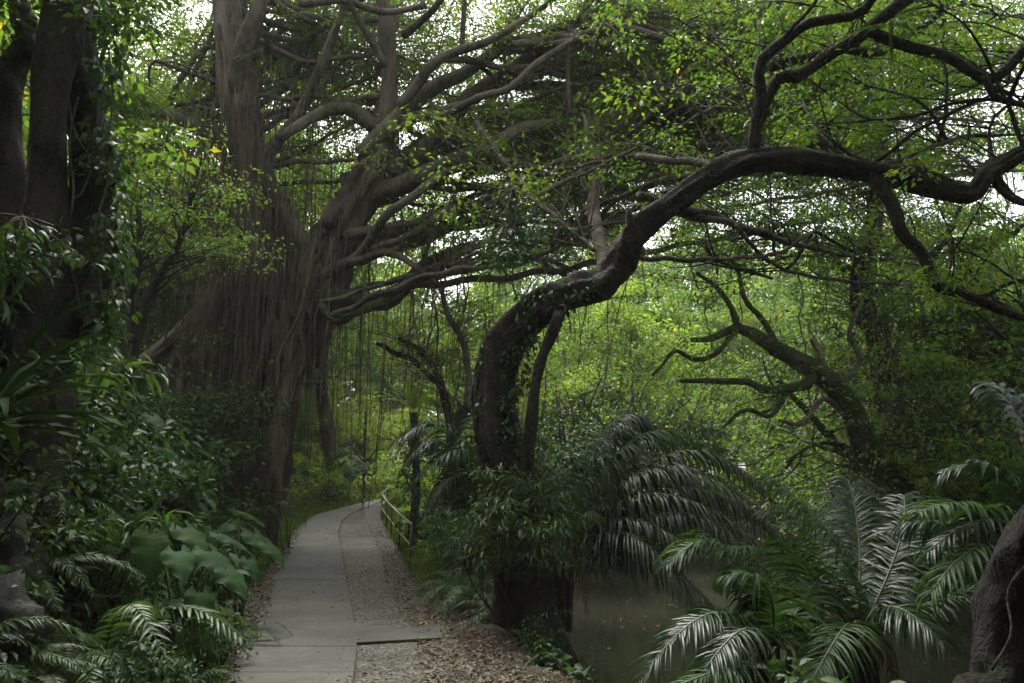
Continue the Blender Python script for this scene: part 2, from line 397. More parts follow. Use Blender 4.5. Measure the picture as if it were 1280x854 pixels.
# slab laid across the gravel
b = Buf(); P = [on_base(*p)+[0,0,.031] for p in ((398,810),(553,801),(548,787),(500,789),(452,783),(400,797))]
V = [p for p in P]+[p-np.array([0,0,.06]) for p in P]; n = len(P)
b.add2(V, [np.array([list(range(n))])]+[np.array([[i, i+n, (i+1)%n+n, (i+1)%n] for i in range(n)])])
tag(link('crossing_slab', b, M['concrete'], smooth=False), kind='structure')

# pebbles and litter ---------------------------------------------------------
OCT = np.array([(1,0,0),(-1,0,0),(0,1,0),(0,-1,0),(0,0,1),(0,0,-1)], float); OF = np.array([(0,2,4),(2,1,4),(1,3,4),(3,0,4),(2,0,5),(1,2,5),(3,1,5),(0,3,5)])
n = 9000; y = 4.6+R.uniform(0,1,n)**1.7*9; x = xS(y)+(xG(y)+.5-xS(y))*R.uniform(.02,1,n)**.8
k = ~((y > 7.2)&(y < 8.1)); x, y = x[k], y[k]; n = len(x)
s = R.uniform(.004,.016,n); V = OCT[None]*(s[:,None]*R.uniform(.6,1.4,(n,3)))[:,None]*R.uniform(.8,1.2,(n,6,1))
V[...,2] *= .6; V += np.stack([x,y,H(x,y)+.005],-1)[:,None]
b = Buf(); b.add(V.reshape(-1,3), (OF[None]+(np.arange(n)*6)[:,None,None]).reshape(-1,3))
M['pebble'] = leaf_mat('pebble', [(.05,.047,.04),(.10,.094,.08),(.21,.20,.175)], .8, 0.02, 2, .2, yel=False)
tag(link('loose_gravel', b, M['pebble'], smooth=False), kind='stuff', cat='gravel', label='loose brown and grey pebbles strewn beside the concrete path')
def litter(n, xf, yf, name, label, size=.06):
    y = yf(n); x = xf(y, n); cd = H(x, y) > WATER-.02; x, y = x[cd], y[cd]; n = len(x)
    P = np.stack([x, y, H(x,y)+R.uniform(.005,.03,n)], -1); inp = (x > xL(y)-.05)&(x < xS(y)+.02); P[inp,2] = zb(y[inp])+.037
    d = R.normal(0,1,(n,3)); d[:,2] = R.normal(0,.18,n); u = R.normal(0,.3,(n,3)); u[:,2] += 1
    b = Buf(); ln = size*R.uniform(.5,1.4,n); leaves(b, P, d, u, ln, ln*.5, True)
    tag(link(name, b, M['litter']), kind='stuff', cat='leaf litter', label=label)
litter(19000, lambda y,n: xG(y)-.45+np.abs(R.normal(0,1,n))*1.3, lambda n: 4.4+R.uniform(0,1,n)**1.6*18, 'leaf_litter', 'brown fallen leaves scattered along the right edge of the gravel', .048)
litter(11000, lambda y,n: xL(y)+.12-np.abs(R.normal(0,1,n))*.9, lambda n: 4.2+R.uniform(0,1,n)**1.6*18, 'leaf_litter', 'dry fallen leaves heaped along the left edge of the concrete')
litter(900, lambda y,n: np.where(R.random(n)<.5, xL(y)+np.abs(R.normal(0,.1,n)), xS(y)-R.normal(0,.10,n)), lambda n: 4.6+R.uniform(0,1,n)**1.4*16, 'path_edge_litter', 'crumbs of dead leaf drifted along both edges of the concrete', .035)
litter(260, lambda y,n: xL(y)+(xG(y)-xL(y))*R.uniform(0,1,n), lambda n: R.uniform(4.6,24,n), 'fallen_leaves', 'few dark fallen leaves lying loose on the paving', .045)

n = 420; x = R.uniform(.5,9,n); y = R.uniform(9.5,24,n); k = H(x,y) < WATER-.1; x, y = x[k], y[k]; n = len(x); d = R.normal(0,1,(n,3)); d[:,2] = 0; u = R.normal(0,.05,(n,3)); u[:,2] = 1
b = Buf(); ln = R.uniform(.04,.11,n); leaves(b, np.stack([x,y,np.full(n,WATER+.006)],-1), d, u, ln, ln*.5, True); tag(link('floating_leaves', b, M['litter']), kind='stuff', cat='leaf litter', label='dead leaves floating on the brown creek')
# rail -----------------------------------------------------------------------
pts = [gnd_ for gnd_ in (on_base(512.8,709), on_base(499,689), on_base(489,672), on_base(483,662), on_base(477.5,649), on_base(484,637), on_base(497,628))]
t = thing('railing', 'low metal railing with dark posts along the right side of the path bend', 'railing', pts[0])
HT = .78
for p in pts:
    b = Buf(); tube(b, [p-[0,0,.1], p+[0,0,HT]], [.021,.021], 8, n=2); link('post', b, M['post'], t)
b = Buf(); tube(b, [p+[0,0,HT] for p in pts], [.02]*len(pts), 8); link('top_rail', b, M['rail'], t)
b = Buf(); tube(b, [p+[0,0,HT*.5] for p in pts], [.016]*len(pts), 8); link('middle_rail', b, M['rail_green'], t)

# ------------------------------------------------------------------ the banyan
def PX(c, off, s): return [(off[0]+x/s, off[1]+y/s) for x, y in c]
KD = 1.27
base = at(300, 560, 14.5*KD); base[2] = float(H(base[0], base[1]))
ban = thing('banyan_tree', 'giant banyan with fluted trunk draped in aerial roots, left of the path', 'tree', base)
tb = Buf(); axes = []
def tr(pl, sides=18, gn=.25, ridge=.22):
    P, r = stroke(pl); C, rr = tube(tb, P, r, sides, gn=gn, ridge=ridge); axes.append((C, rr)); return C, rr
tr([(270,450,14.7,18),(308,418,14.6,26),(345,375,14.5,33),(335,290,14.5,27),(318,200,14.3,23),(300,100,14,21),(285,0,14,19),(275,-140,14,15)], 22)
tr([(90,520,15.6,24),(150,488,15.5,27),(210,455,15.2,28),(262,415,15,30),(312,368,14.8,32),(352,325,14.5,28)])
tr([(352,500,14.1,6),(368,450,14.1,15),(388,370,14.1,33),(405,310,14.1,28),(440,255,14,23),(470,200,13.7,17),(484,150,13.6,12),(487,90,13.4,9)], 20)
tr([(235,470,15.2,14),(290,430,14.9,24),(350,365,14.6,26)])
link('trunk', tb, M['banyan_bark'], ban)
LIMBS = []
def limb(pl, parent=ban, mat='banyan_bark', sides=10, gn=.35, keep=True, name='limb'):
    P, r = stroke(pl); b = Buf(); C, rr = tube(b, P, r, sides, gn=gn, ridge=.10); link(name, b, M[mat], parent)
    if keep: LIMBS.append((C, rr))
    return C, rr
def c2(cr, Y0, Y1, r0, r1, off=(380,0), s=1.985):
    n = len(cr); return [(off[0]+x/s, off[1]+y/s, Y0+(Y1-Y0)*i/(n-1), (r0+(r1-r0)*i/(n-1))) for i, (x, y) in enumerate(cr)]
limb(c2([(180,400),(205,260),(212,120),(200,0),(180,-160)], 13.8, 12.5, 13, 8), sides=14)
limb([(395,320,14,24),(425,258,14,15),(481,242,13.8,14),(546,212,13.5,13),(617,181,13.2,11),(662,161,13,10.5),(743,154,12.7,10),(818,136,12.4,10),(860,108,12.2,9.5),(900,80,12,9),(931,40,11.8,8),(975,0,11.6,7),(1020,-60,11.4,5)], sides=14)
limb(c2([(100,470),(200,420),(290,370),(350,300),(420,240),(500,190),(580,130),(680,90),(720,40),(810,0),(880,-50)], 14.3, 12, 16, 5), sides=12)
limb(c2([(130,430),(240,390),(330,340),(440,300),(560,290),(700,285),(860,270),(1000,260)], 14.8, 15.5, 13, 5))
limb(c2([(90,500),(230,450),(340,410),(420,415),(500,410),(640,400),(800,390),(953,402),(1080,430)], 15.5, 16, 12, 4))
limb(c2([(150,380),(230,300),(330,210),(400,170),(520,110),(600,105),(720,115),(850,80)], 13.6, 12, 12, 4))
limb(c2([(180,330),(120,265),(60,270),(0,310),(-60,350)], 13.6, 13, 11, 6))
limb(c2([(60,600),(180,600),(260,600),(350,570),(430,540),(520,570),(600,600),(700,610)], 14, 15.5, 13, 3))
limb(c2([(100,590),(180,575),(260,560),(340,520),(400,515),(450,530),(540,540)], 13.9, 14.5, 8, 3))
limb(c2([(30,700),(100,650),(150,640),(200,630),(260,650),(330,700)], 13.8, 13, 9, 3))
limb(c2([(20,745),(80,745),(150,750),(220,745),(260,700),(300,660),(380,620),(450,600),(560,610)], 13.5, 15, 13, 4), mat='mossy_bark', sides=14)
limb(c2([(40,750),(60,790),(90,800),(130,770),(200,745)], 13.2, 13.3, 5, 7), mat='mossy_bark')
limb(c2([(240,700),(300,670),(400,655),(520,640),(620,650),(700,690),(760,740)], 14.5, 13, 4.5, 2))
limb(c2([(420,290),(460,350),(520,430),(580,500),(660,570),(720,620)], 12.5, 8.2, 3.5, 3), mat='root_bark')
limb(c2([(230,260),(300,180),(380,130),(480,90),(590,20),(640,-30)], 13, 11.5, 8, 3))
limb(c2([(250,90),(330,10),(380,-60)], 12.8, 11.5, 6, 3)); limb(c2([(200,160),(140,60),(100,-40)], 12.9, 12, 6, 3))
limb(c2([(-10,10),(70,3),(150,15),(230,32),(300,10)], 12.5, 12, 5.5, 4))
for cr, Y0, Y1, r0, r1 in (([(560,160),(680,175),(800,187),(953,190),(1100,210)],13,12,4,2.5),([(520,110),(620,108),(780,100),(953,70),(1080,20)],12.2,11.5,5,3),
    ([(470,110),(640,72),(800,40),(953,18),(1100,-10)],12.6,12,4.5,2.5),([(480,290),(700,275),(860,255),(1000,220)],13.2,12.4,5,2.5),
    ([(440,350),(560,350),(700,372),(900,380),(1100,420)],15,16,4.5,3),([(300,430),(420,462),(560,455),(700,480),(820,470)],15,17,5,2.5),
    ([(330,350),(480,330),(620,345),(800,330),(953,350)],16,17,5,3),([(420,240),(560,215),(700,225),(860,200),(1000,140)],14.6,14,5,2.5),
    ([(60,560),(130,480),(180,430)],13.6,14,10,12),([(500,420),(620,460),(720,450),(840,500)],14,15,4,2.5),
    ([(390,130),(400,0),(395,-60)],13,12,4,3),([(420,530),(520,600),(640,680),(760,690)],15,16,4,2)):
    limb(c2(cr, Y0, Y1, r0, r1))
# left-going limbs
limb([(335,200,14.2,8),(290,175,14.4,10),(240,155,14.6,11),(200,143,14.8,9),(150,140,15,7),(100,150,15,4)], sides=12)
limb([(300,130,14,15),(310,60,13.6,14),(325,0,13.3,11),(345,-70,13,8)], sides=12)
limb([(395,330,14,12),(335,215,13.9,9),(380,130,13.6,7),(425,20,13,5),(430,-60,12.8,4)])
limb([(320,240,14.4,9),(268,240,14.8,7),(230,247,15.2,5),(200,235,15.4,4)])
# long slender branches of the canopy, each springing from a limb and running outward
nlimb = len(LIMBS); T1 = axes[0]; LIMBS.append((T1[0][int(len(T1[0])*.62):], T1[1][int(len(T1[1])*.62):]))
for k in range(72):      # the fan: long thin boughs sweeping out over the path to the right
    C, rr = LIMBS[random.choice([1,2,2,3,4,5,6,3,4,8,1,9,10,11,12,13,14,18,20])]; i = random.randrange(int(len(C)*.08), int(len(C)*.6)); p = C[i]
    tx, ty, tY = R.uniform(720,1380), R.uniform(-90,270), R.uniform(12.5,21); T = at(tx, ty, tY); d = T-p; m1 = p+d*.3+[0,R.normal(0,.6),-.2+R.normal(0,.35)]; m2 = p+d*.55+[0,R.normal(0,.5),R.normal(0,.35)-.1]; m3 = p+d*.8+R.normal(0,.3,3)
    r0 = min(rr[i]*.75, R.uniform(.05,.12)); b = Buf(); C2, r2 = tube(b, [p, m1, m2, m3, T], [r0, r0*.9, r0*.75, r0*.55, .02], 7, gn=.6, step=.25); link('bough', b, M['banyan_bark'], ban); LIMBS.append((C2, r2))
for k in range(52):      # boughs rising behind the trunk over the left bank
    C, rr = LIMBS[random.choice([0,nlimb,nlimb,nlimb-4,nlimb-3])]; i = random.randrange(int(len(C)*.2), len(C)-1); p = C[i]; T = at(R.uniform(120,470) if k % 2 else R.uniform(420,600), R.uniform(-80,190), R.uniform(18,27)); d = T-p
    r0 = min(rr[i]*.6, .09); b = Buf(); C2, r2 = tube(b, [p, p+d*.35+R.normal(0,.4,3), p+d*.7+R.normal(0,.4,3), T], [r0, r0*.8, r0*.5, .014], 7, gn=.6, step=.25); link('rising_bough', b, M['banyan_bark'], ban); LIMBS.append((C2, r2))
nlimb = len(LIMBS)
for k in range(46):
    C, rr = LIMBS[random.choice(range(nlimb))]; i = random.randrange(int(len(C)*.25), len(C)-2); p = C[i]; r0 = min(rr[i]*.55, .085)
    a = R.normal(.15, .75); L = R.uniform(4, 9.5); d = np.array([math.cos(a), -math.sin(a)*.55 if R.random()<.5 else math.sin(a)*.7, R.uniform(.12,.5)])
    if k % 4 == 0: d = np.array([-math.cos(a)*.7, math.sin(a), R.uniform(.3,.6)])
    pts = [p]
    for s in range(1, 6):
        d = nrm(d+R.normal(0,.20,3)+[0,0,-.02]); pts.append(pts[-1]+d*L/5)
    b = Buf(); C2, r2 = tube(b, pts, np.linspace(r0, .012, 6), 6, gn=.5, step=.22); link('branch', b, M['banyan_bark'], ban); LIMBS.append((C2, r2))
# braided roots fused to the trunk
rb = Buf()
for C, rr in axes:
    for k in range(40):
        i0 = random.randrange(0, len(C)//2); i1 = min(len(C)-1, i0+random.randrange(len(C)//4, len(C)//2+2)); ids = np.linspace(i1, i0, 9).astype(int)
        th = R.uniform(0, 2*PI); pts = []
        for j, i in enumerate(ids):
            th += R.normal(0,.22); pts.append(C[i]+rr[i]*1.0*np.array([math.cos(th), math.sin(th), 0])+R.normal(0,.02,3))
        if i0 < len(C)*.35:
            e = pts[-1].copy(); pts.append([e[0]+R.normal(0,.12), e[1]+R.normal(0,.12)-.1, e[2]-.6]); 
        r = R.choice([R.uniform(.018,.05), R.uniform(.05,.12)]); tube(rb, pts, np.full(len(pts), r)*R.uniform(.7,1.3,len(pts)), 6, gn=.5, step=.12)
link('braided_roots', rb, M['root_bark'], ban)
# pillar roots reaching the bank, one part each
def root_to_ground(px, py, Y, r0, foot=None, spread=.25, nseg=7, r1=None):
    p = at(px, py, Y*KD); r0 *= KD
    q = gnd_at(foot) if foot else onH(p[0]+R.normal(0,spread), p[1]+R.normal(0,spread)-.2)
    pts = []
    for i in range(nseg):
        u = i/(nseg-1); v = p*(1-u)+q*u; v = v+R.normal(0,.05,3)*(0 if i in (0,) else 1)*[1,1,.2]; pts.append(v)
    b = Buf(); tube(b, pts+[q-[0,0,.15]], np.concatenate([np.linspace(r0, r1 or r0*1.2, nseg), [r0*1.5]]), 8, gn=.6, ridge=.2, step=.12)
    link('pillar_root', b, M['root_bark'], ban)
def gnd_at(f):
    q = gnd(f[0], max(f[1], 640)); Y = f[2]*KD
    if abs(q[1]-Y) > 2.2: q = at(f[0], 600, Y)
    return onH(q[0], q[1])
for (px,py,Y,rp,ft) in ((240,440,14.6,9,(222,560,14.5)),(262,430,14.5,8,(248,600,14)),(285,430,14.3,10,(262,600,13.8)),(303,420,14.2,10,(275,640,13.6)),(320,400,14.1,9,(290,650,13.4)),
    (338,400,14,10,(300,640,13.5)),(350,400,13.9,8,(320,650,13.4)),(362,380,13.8,9,(335,650,13.3)),(375,380,13.8,8,(342,665,13.2)),(215,465,15,8,(190,600,14.6)),(200,470,15,6,(205,600,14.6)),
    (385,330,13.8,9,(330,665,13.3)),(400,340,13.8,8,(336,665,13.6)),(325,330,13.9,7,(298,600,13.6)),(395,380,14.2,5,(338,640,14.6))):
    root_to_ground(px,py,Y,rp*.72*Y/F,ft)
for k in range(26):      # thinner props between the big ones
    px = R.uniform(215,400); py = 470-(px-180)*.55 if px < 340 else R.uniform(340,400); f = min(px-R.uniform(0,35), 336)
    root_to_ground(px, py, R.uniform(13.7,14.8), R.uniform(2,5)*14/F, (f, R.uniform(600,660), R.uniform(13.4,14.6)))
# the lone far pillar beside the grass verge
q = gnd(418, 620); Yq = q[1]
limb([(395,350,14.5,10),(400,335,15.5,9),(410,322,16.6,8),(425,318,18,6),(450,300,19.5,4),(480,270,21,3)])
P = np.array([at(404,330,Yq-4.2), at(402,390,Yq-3.2), at(401,440,Yq-2.4), at(405,490,Yq-1.5), at(414,540,Yq-.7), at(418,590,Yq-.1), q-[0,0,.1]])
b = Buf(); tube(b, P, np.array([8,9,7.5,7.5,8,8.5,9])*Yq/F, 10, gn=.5, ridge=.3, step=.1); link('pillar_root', b, M['root_bark'], ban)
# free-hanging aerial roots
def strand(p, L, r, sway=.08, mat='root_bark', parent=ban, buf=None, n=8, name='aerial_root'):
    pts = [np.array(p, float)]; d = R.normal(0, .1, 3)
    for i in range(n-1):
        d[:2] += R.normal(0, sway, 2); d[:2] *= .75; pts.append(pts[-1]+np.array([d[0]*.3, d[1]*.3, -L/(n-1)]))
    g = float(H(pts[-1][0], pts[-1][1]))
    pts = [np.array([q[0], q[1], max(q[2], g-.05)]) for q in pts]
    own = buf is None; b = Buf() if own else buf
    tube(b, pts, np.linspace(r, r*.6, n), 5 if r > .01 else 4, gn=.8, n=n*3)
    if own: link(name, b, M[mat], parent)
for k in range(64):
    px = R.choice([R.uniform(235,300), R.uniform(300,420), R.uniform(380,440), R.uniform(425,560)], p=[.3,.35,.2,.15]); 
    py = {0:R.uniform(120,300)}.get(0) if px < 300 else R.uniform(200,390); Y = R.uniform(13.2,14.6)*KD
    L = R.uniform(1.6,5.2) if px < 440 else R.uniform(1,3.4)
    strand(at(px,py,Y), L, R.uniform(.008,.028))
# looped root on the front
P, r = stroke([(395,300,13.4,2.5),(378,380,13.2,2.5),(352,440,13.1,2.5),(346,480,13.1,2.5),(358,505,13.1,2.5),(372,480,13.1,2.5),(380,440,13.2,2.5),(375,410,13.3,2.5)])
b = Buf(); tube(b, P, r, 6, gn=.5, step=.06); link('aerial_root', b, M['root_bark'], ban)
# the long roots dropped from the canopy towards the leaning tree
for pl in ([(743,150,12.6,10),(738,190,12,9),(742,240,10.6,9),(750,300,9,9),(750,350,7.4,8)], [(752,152,12.6,6),(760,200,12,5),(742,240,11.4,6)],
           [(712,60,12,3.5),(710,130,12,3),(711,190,12,3),(706,250,11.8,2.5),(690,310,11.6,2.5)],[(727,190,11.5,3.5),(728,240,11.5,3),(722,300,11.5,3),(700,250,11.5,1.5)]):
    P, r = stroke(pl); b = Buf(); tube(b, P, r, 8, gn=.5, ridge=.15); link('aerial_root', b, M['root_bark'], ban)
fb = Buf()
for k in range(420):
    C, rr = LIMBS[random.randrange(len(LIMBS))]; i = random.randrange(len(C)); p = C[i]
    strand(p, R.uniform(.4, 2.4)*(1.0 if p[0] > -3 else 1.5), R.uniform(.003,.006), buf=fb, n=5)
for k in range(420):
    px = R.normal(310, 48) if k % 3 else R.uniform(235,470); py = R.uniform(60,400); strand(at(px,py,R.uniform(13.1,14.7)*KD), R.uniform(1.2,5.5), R.uniform(.006,.014), buf=fb, n=6)
for k in range(26):
    px = R.uniform(425,520) if k < 16 else R.uniform(520,640); strand(at(px, R.uniform(340,400), R.uniform(17,19.5)), R.uniform(2.0,4.6), R.uniform(.008,.018), name='hanging_root')
tag(link('root_fringe', fb, M['root_bark'], ban), kind='stuff')

# crown: leaf sprays on twigs springing from the limbs
def crown(limbs, n, rng, spread=(.35,.7), reach=1.3, lift=.5, per=60, size=.10, parent=None, mat='ficus_leaf', t0=.35, zmin=0, twig='branchlets', extra=None, keepout=None, bark='banyan_bark', back=.93):
    allp = np.concatenate([C[int(len(C)*t0):] for C, _ in limbs]); rad = np.concatenate([r[int(len(C)*t0):] for C, r in limbs])
    w = np.concatenate([np.full(len(C)-int(len(C)*t0), np.linalg.norm(C[-1]-C[0])/max(1, len(C)-int(len(C)*t0))) for C, _ in limbs]); w /= w.sum()
    idx = rng.choice(len(allp), n, p=w); A = allp[idx]; o = rng.normal(0, reach, (n,3)); o[:,2] = np.abs(o[:,2])*.6+lift*rng.uniform(0,1.4,n)+.12; f = rng.random(n) < back; o[f,1] = np.abs(o[f,1])+.35; Cn = A+o
    if keepout is not None: k = keepout(Cn); Cn, A = Cn[k], A[k]
    tw = Buf()
    for a, c in zip(A, Cn):
        m = (a+c)/2+rng.normal(0,.12,3)+[0,0,.1]; tube(tw, [a, m, c], [.014,.009,.004], 4, n=5)
    if extra is not None: Cn = np.concatenate([Cn, extra])
    lb = Buf(); clumps(lb, Cn, per, rng.uniform(*spread, len(Cn)), size, rng)
    cr = link('crown', lb, M[mat], parent); sub(cr, twig, tw, M[bark]); return cr
rng = np.random.default_rng(3)
def clear_trunk(c):      # no sprays across the bare trunk and its hanging roots
    px = 640+F*c[:,0]/c[:,1]; pz = c[:,2]
    return ~((c[:,0] > -8.2)&(c[:,0] < -3.4)&(c[:,1] < 19.8)&(pz < 9.3)) & (pz > 5.6) & ~((c[:,1] > 21.5)&(c[:,0] < -3)&(c[:,0] > -12)&(np.sin(c[:,0]*9.1+c[:,1]*7.3) < .35))
crown(LIMBS, 6400, rng, per=58, size=.115, keepout=clear_trunk, parent=ban, reach=1.35, lift=.6, t0=.3)
KD = 1.0

# ------------------------------------------------------------------ leaning tree over the creek
lt0 = gnd(648, 790); lt0 = onH(at(648,700,8.9)[0], 8.9)
lt = thing('leaning_tree', 'dark crooked tree leaning right over the creek, palms around its foot', 'tree', lt0)
tb = Buf(); P, r = stroke([(648,720,8.9,30),(642,640,9,27),(634,580,9,24),(622,530,9,22),(626,480,9.1,23),(646,432,9.1,22),(688,394,9,21.5),(728,374,8.9,20),(757,362,8.9,21),(778,335,8.9,19),(792,305,8.8,18),(806,278,8.8,17),(843,248,8.8,15),(890,215,8.7,14),(935,193,8.6,16),(990,193,8.6,16),(1050,207,8.6,14),(1110,222,8.5,13.5),(1160,238,8.4,14),(1205,250,8.3,12),(1230,222,8.2,10),(1262,200,8.1,8),(1320,165,8,5)])
P = np.vstack([[lt0-[0,0,.3]], P]); r = np.concatenate([[.5], r]); C0, r0 = tube(tb, P, r, 36, gn=.5, ridge=.26, step=.045, n=None, knots=70)
for k in range(34):      # strangling roots wrapped round the lower trunk
    i0 = random.randrange(0, int(len(C0)*.2)); i1 = i0+random.randrange(int(len(C0)*.1), int(len(C0)*.3)); th = R.uniform(0,6.28); pts = []
    for i in np.linspace(i0, i1, 8).astype(int):
        th += R.normal(.15,.25); pts.append(C0[i]+r0[i]*.98*np.array([math.cos(th), math.sin(th)*.8, math.sin(th)*.5*(1 if i>len(C0)*.2 else 0)]))
    tube(tb, pts, R.uniform(.015,.045)*np.ones(8), 6, gn=.5, step=.07)
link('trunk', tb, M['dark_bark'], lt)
LT = [(C0[int(len(C0)*.45):], r0[int(len(C0)*.45):])]
def l3(cr, Y0, Y1, r0, r1, mat='dark_bark', sides=10):
    P, r = stroke(c2(cr, Y0, Y1, r0, r1, off=(800,0))); b = Buf(); C, rr = tube(b, P, r, sides, gn=.35, ridge=.12); link('limb', b, M[mat], lt); LT.append((C, rr))
l3([(275,385),(290,300),(302,240),(300,160),(370,100),(430,50),(540,30),(575,-10),(600,-60)], 8.6, 7.8, 9, 6)
l3([(300,300),(318,230),(340,190),(400,190),(480,130),(560,80),(650,10),(720,-50)], 8.7, 8.2, 8, 9, sides=12)
l3([(330,170),(420,140),(500,120),(600,130),(700,60),(760,0),(800,-60)], 9.3, 10, 7, 7)
l3([(570,78),(660,110),(750,145),(850,190),(910,175),(953,130),(1020,60)], 8.3, 7.8, 7.5, 7)
l3([(580,430),(630,510),(650,580),(700,630),(730,700),(770,720),(820,740),(880,765),(953,785),(1040,800)], 8.5, 8.2, 9, 5)
l3([(830,485),(860,440),(953,385),(1040,340)], 8.3, 7.8, 8, 5); l3([(880,430),(910,470),(940,500),(1000,520)], 8.2, 8, 8, 4)
l3([(850,190),(880,240),(953,260),(1010,250)], 8, 8, 5, 3); l3([(440,330),(500,390),(560,410),(600,420)], 8.9, 8.7, 3, 4, 'grey_bark')
for cr, Y0, Y1, r0_, r1_ in (([(-10,390),(120,402),(250,422),(330,420)],11,8.8,5,7),([(0,480),(100,530),(250,560),(400,610),(560,640),(740,640)],9.4,12,6,2),
    ([(-60,640),(0,640),(120,645),(250,640),(350,625),(450,560)],9.3,11,4,2),([(240,560),(320,650),(450,690),(640,705),(700,700)],10.2,12,3,1.5),([(160,610),(200,650),(330,690)],10,11,2.5,2),
    ([(100,520),(180,530),(270,575),(380,600)],9.8,11,5,3),([(560,410),(640,400),(760,350),(860,330)],8.8,9.5,4,2),([(640,700),(760,600),(900,590),(953,560)],11,10,2,3)):
    l3(cr, Y0, Y1, r0_, r1_, 'banyan_bark', 8)
P, r = stroke([(792,300,8.8,10),(788,280,8.7,7),(786,262,8.7,4)]); b = Buf(); tube(b, P, r, 8, ridge=.3); link('broken_stub', b, M['dark_bark'], lt)
P, r = stroke([(698,392,8.7,8),(686,430,8.65,7),(670,490,8.6,7),(658,560,8.6,8),(655,640,8.6,9)]); b = Buf(); tube(b, P, r, 9, gn=.4, ridge=.2); link('aerial_root', b, M['dark_bark'], lt)
P, r = stroke([(690,700,8.2,4),(672,720,8.2,5),(655,740,8.2,4),(668,760,8.2,4)]); b = Buf(); tube(b, P, r, 7, gn=.4, ridge=.2); link('aerial_root', b, M['brown_bark'], lt)
for k in range(26):
    i = random.randrange(int(len(C0)*.30), len(C0)); strand(C0[i], R.uniform(.5,1.9), R.uniform(.003,.008), parent=lt)
fb = Buf()
for k in range(150):
    C, rr = LT[random.randrange(len(LT))]; strand(C[random.randrange(len(C))], R.uniform(.25,1.1), R.uniform(.002,.004), buf=fb, n=5)
tag(link('root_fringe', fb, M['root_bark'], lt), kind='stuff')
lb = Buf(); ids = R.integers(0, int(len(C0)*.36), 210); side = np.stack([np.abs(R.normal(0,.6,210))*r0[ids]+r0[ids]*.5, -r0[ids]*R.uniform(.2,.9,210), np.zeros(210)], -1); side[::4,0] *= -1
clumps(lb, C0[ids]+side, 12, .16, .085, R, nice=True, droop=1.0, flat=.9); tag(link('climbing_plant', lb, M['shrub_leaf']), 'leafy creeper climbing the lower trunk of the leaning tree', 'creeper')
n0 = len(LT)
for k in range(26):
    C, rr = LT[random.randrange(1, n0)]; i = random.randrange(int(len(C)*.3), len(C)); d = nrm(np.array([R.normal(.3,.7), R.normal(.2,.8), R.uniform(.05,.7)])); pts = [C[i]]; L = R.uniform(1.5,3.5)
    for s in range(4): d = nrm(d+R.normal(0,.3,3)); pts.append(pts[-1]+d*L/4)
    b = Buf(); c_, r_ = tube(b, pts, np.linspace(.03,.008,5), 6, gn=.5, step=.15); link('branch', b, M['dark_bark'], lt); LT.append((c_, r_))
crown(LT[1:]+[(C0[int(len(C0)*.8):], r0[int(len(C0)*.8):])], 400, rng, per=50, size=.09, parent=lt, reach=.75, lift=.3, spread=(.25,.5), bark='dark_bark', t0=.3)

# ------------------------------------------------------------------ dark multi-stemmed tree, left edge
e0 = onH(*(at(40,500,6.6)[:2]))
et = thing('old_tree', 'dark old tree of several thick stems at the left edge, vines on its bark', 'tree', e0)
for pl in ([(0,560,6.6,60),(18,440,6.6,50),(45,345,6.6,38),(55,250,6.6,23),(60,150,6.6,22),(72,60,6.6,22),(82,-30,6.6,22),(95,-160,6.6,20)],
           [(60,420,6.9,34),(95,350,6.9,40),(112,270,7,27),(108,180,7,22),(100,90,7,20),(85,0,7.1,22),(60,-120,7.1,18)],
           [(-10,330,7.4,26),(12,230,7.4,19),(10,150,7.4,17),(14,95,7.4,17),(32,50,7.3,13),(20,0,7.3,12),(0,-80,7.3,11)],
           [(40,70,6.9,12),(30,30,6.9,11),(20,-20,6.9,10),(10,-100,6.9,9)]):
    P, r = stroke(pl); b = Buf(); 
    if pl[0][1] > 500: P = np.vstack([[e0-[.1,0,.4]], P]); r = np.concatenate([[.55], r])
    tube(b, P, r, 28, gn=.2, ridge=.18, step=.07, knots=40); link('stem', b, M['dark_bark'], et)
ex = [at(R.uniform(-120,200), R.uniform(-160,40), R.uniform(5.8,9)) for _ in range(110)]
lb = Buf(); clumps(lb, ex, 45, R.uniform(.25,.5,110), .10, R); link('crown', lb, M['deep_leaf'], et)
vb = Buf()
vt = thing('climbing_vine', 'pale twining vine with drooping leaves on the stems at the left edge', 'vine', at(100,240,6.7))
for pl in ([(92,60),(88,120),(95,170),(110,190),(135,170)],[(100,400),(90,330),(84,290),(92,240),(88,180),(96,120)],[(130,150),(120,200),(105,235),(92,250)],[(135,60),(140,140),(132,220),(120,300),(128,380)],[(105,80),(120,120),(118,180),(128,230)]):
    P, r = stroke([(x, y, 6.55+.1*random.random(), 1.6) for x, y in pl]); tube(vb, P, r, 6, gn=1.2, step=.05)
link('stem', vb, M['grey_bark'], vt)
C = [at(R.normal(128,10)+(0 if k%3 else 8), R.uniform(-10,420), R.uniform(6.5,7.1)) for k in range(95)]
lb = Buf(); clumps(lb, C, 12, .18, .11, R, nice=True, droop=1.3, asp=.55); link('foliage', lb, M['deep_leaf'], vt)

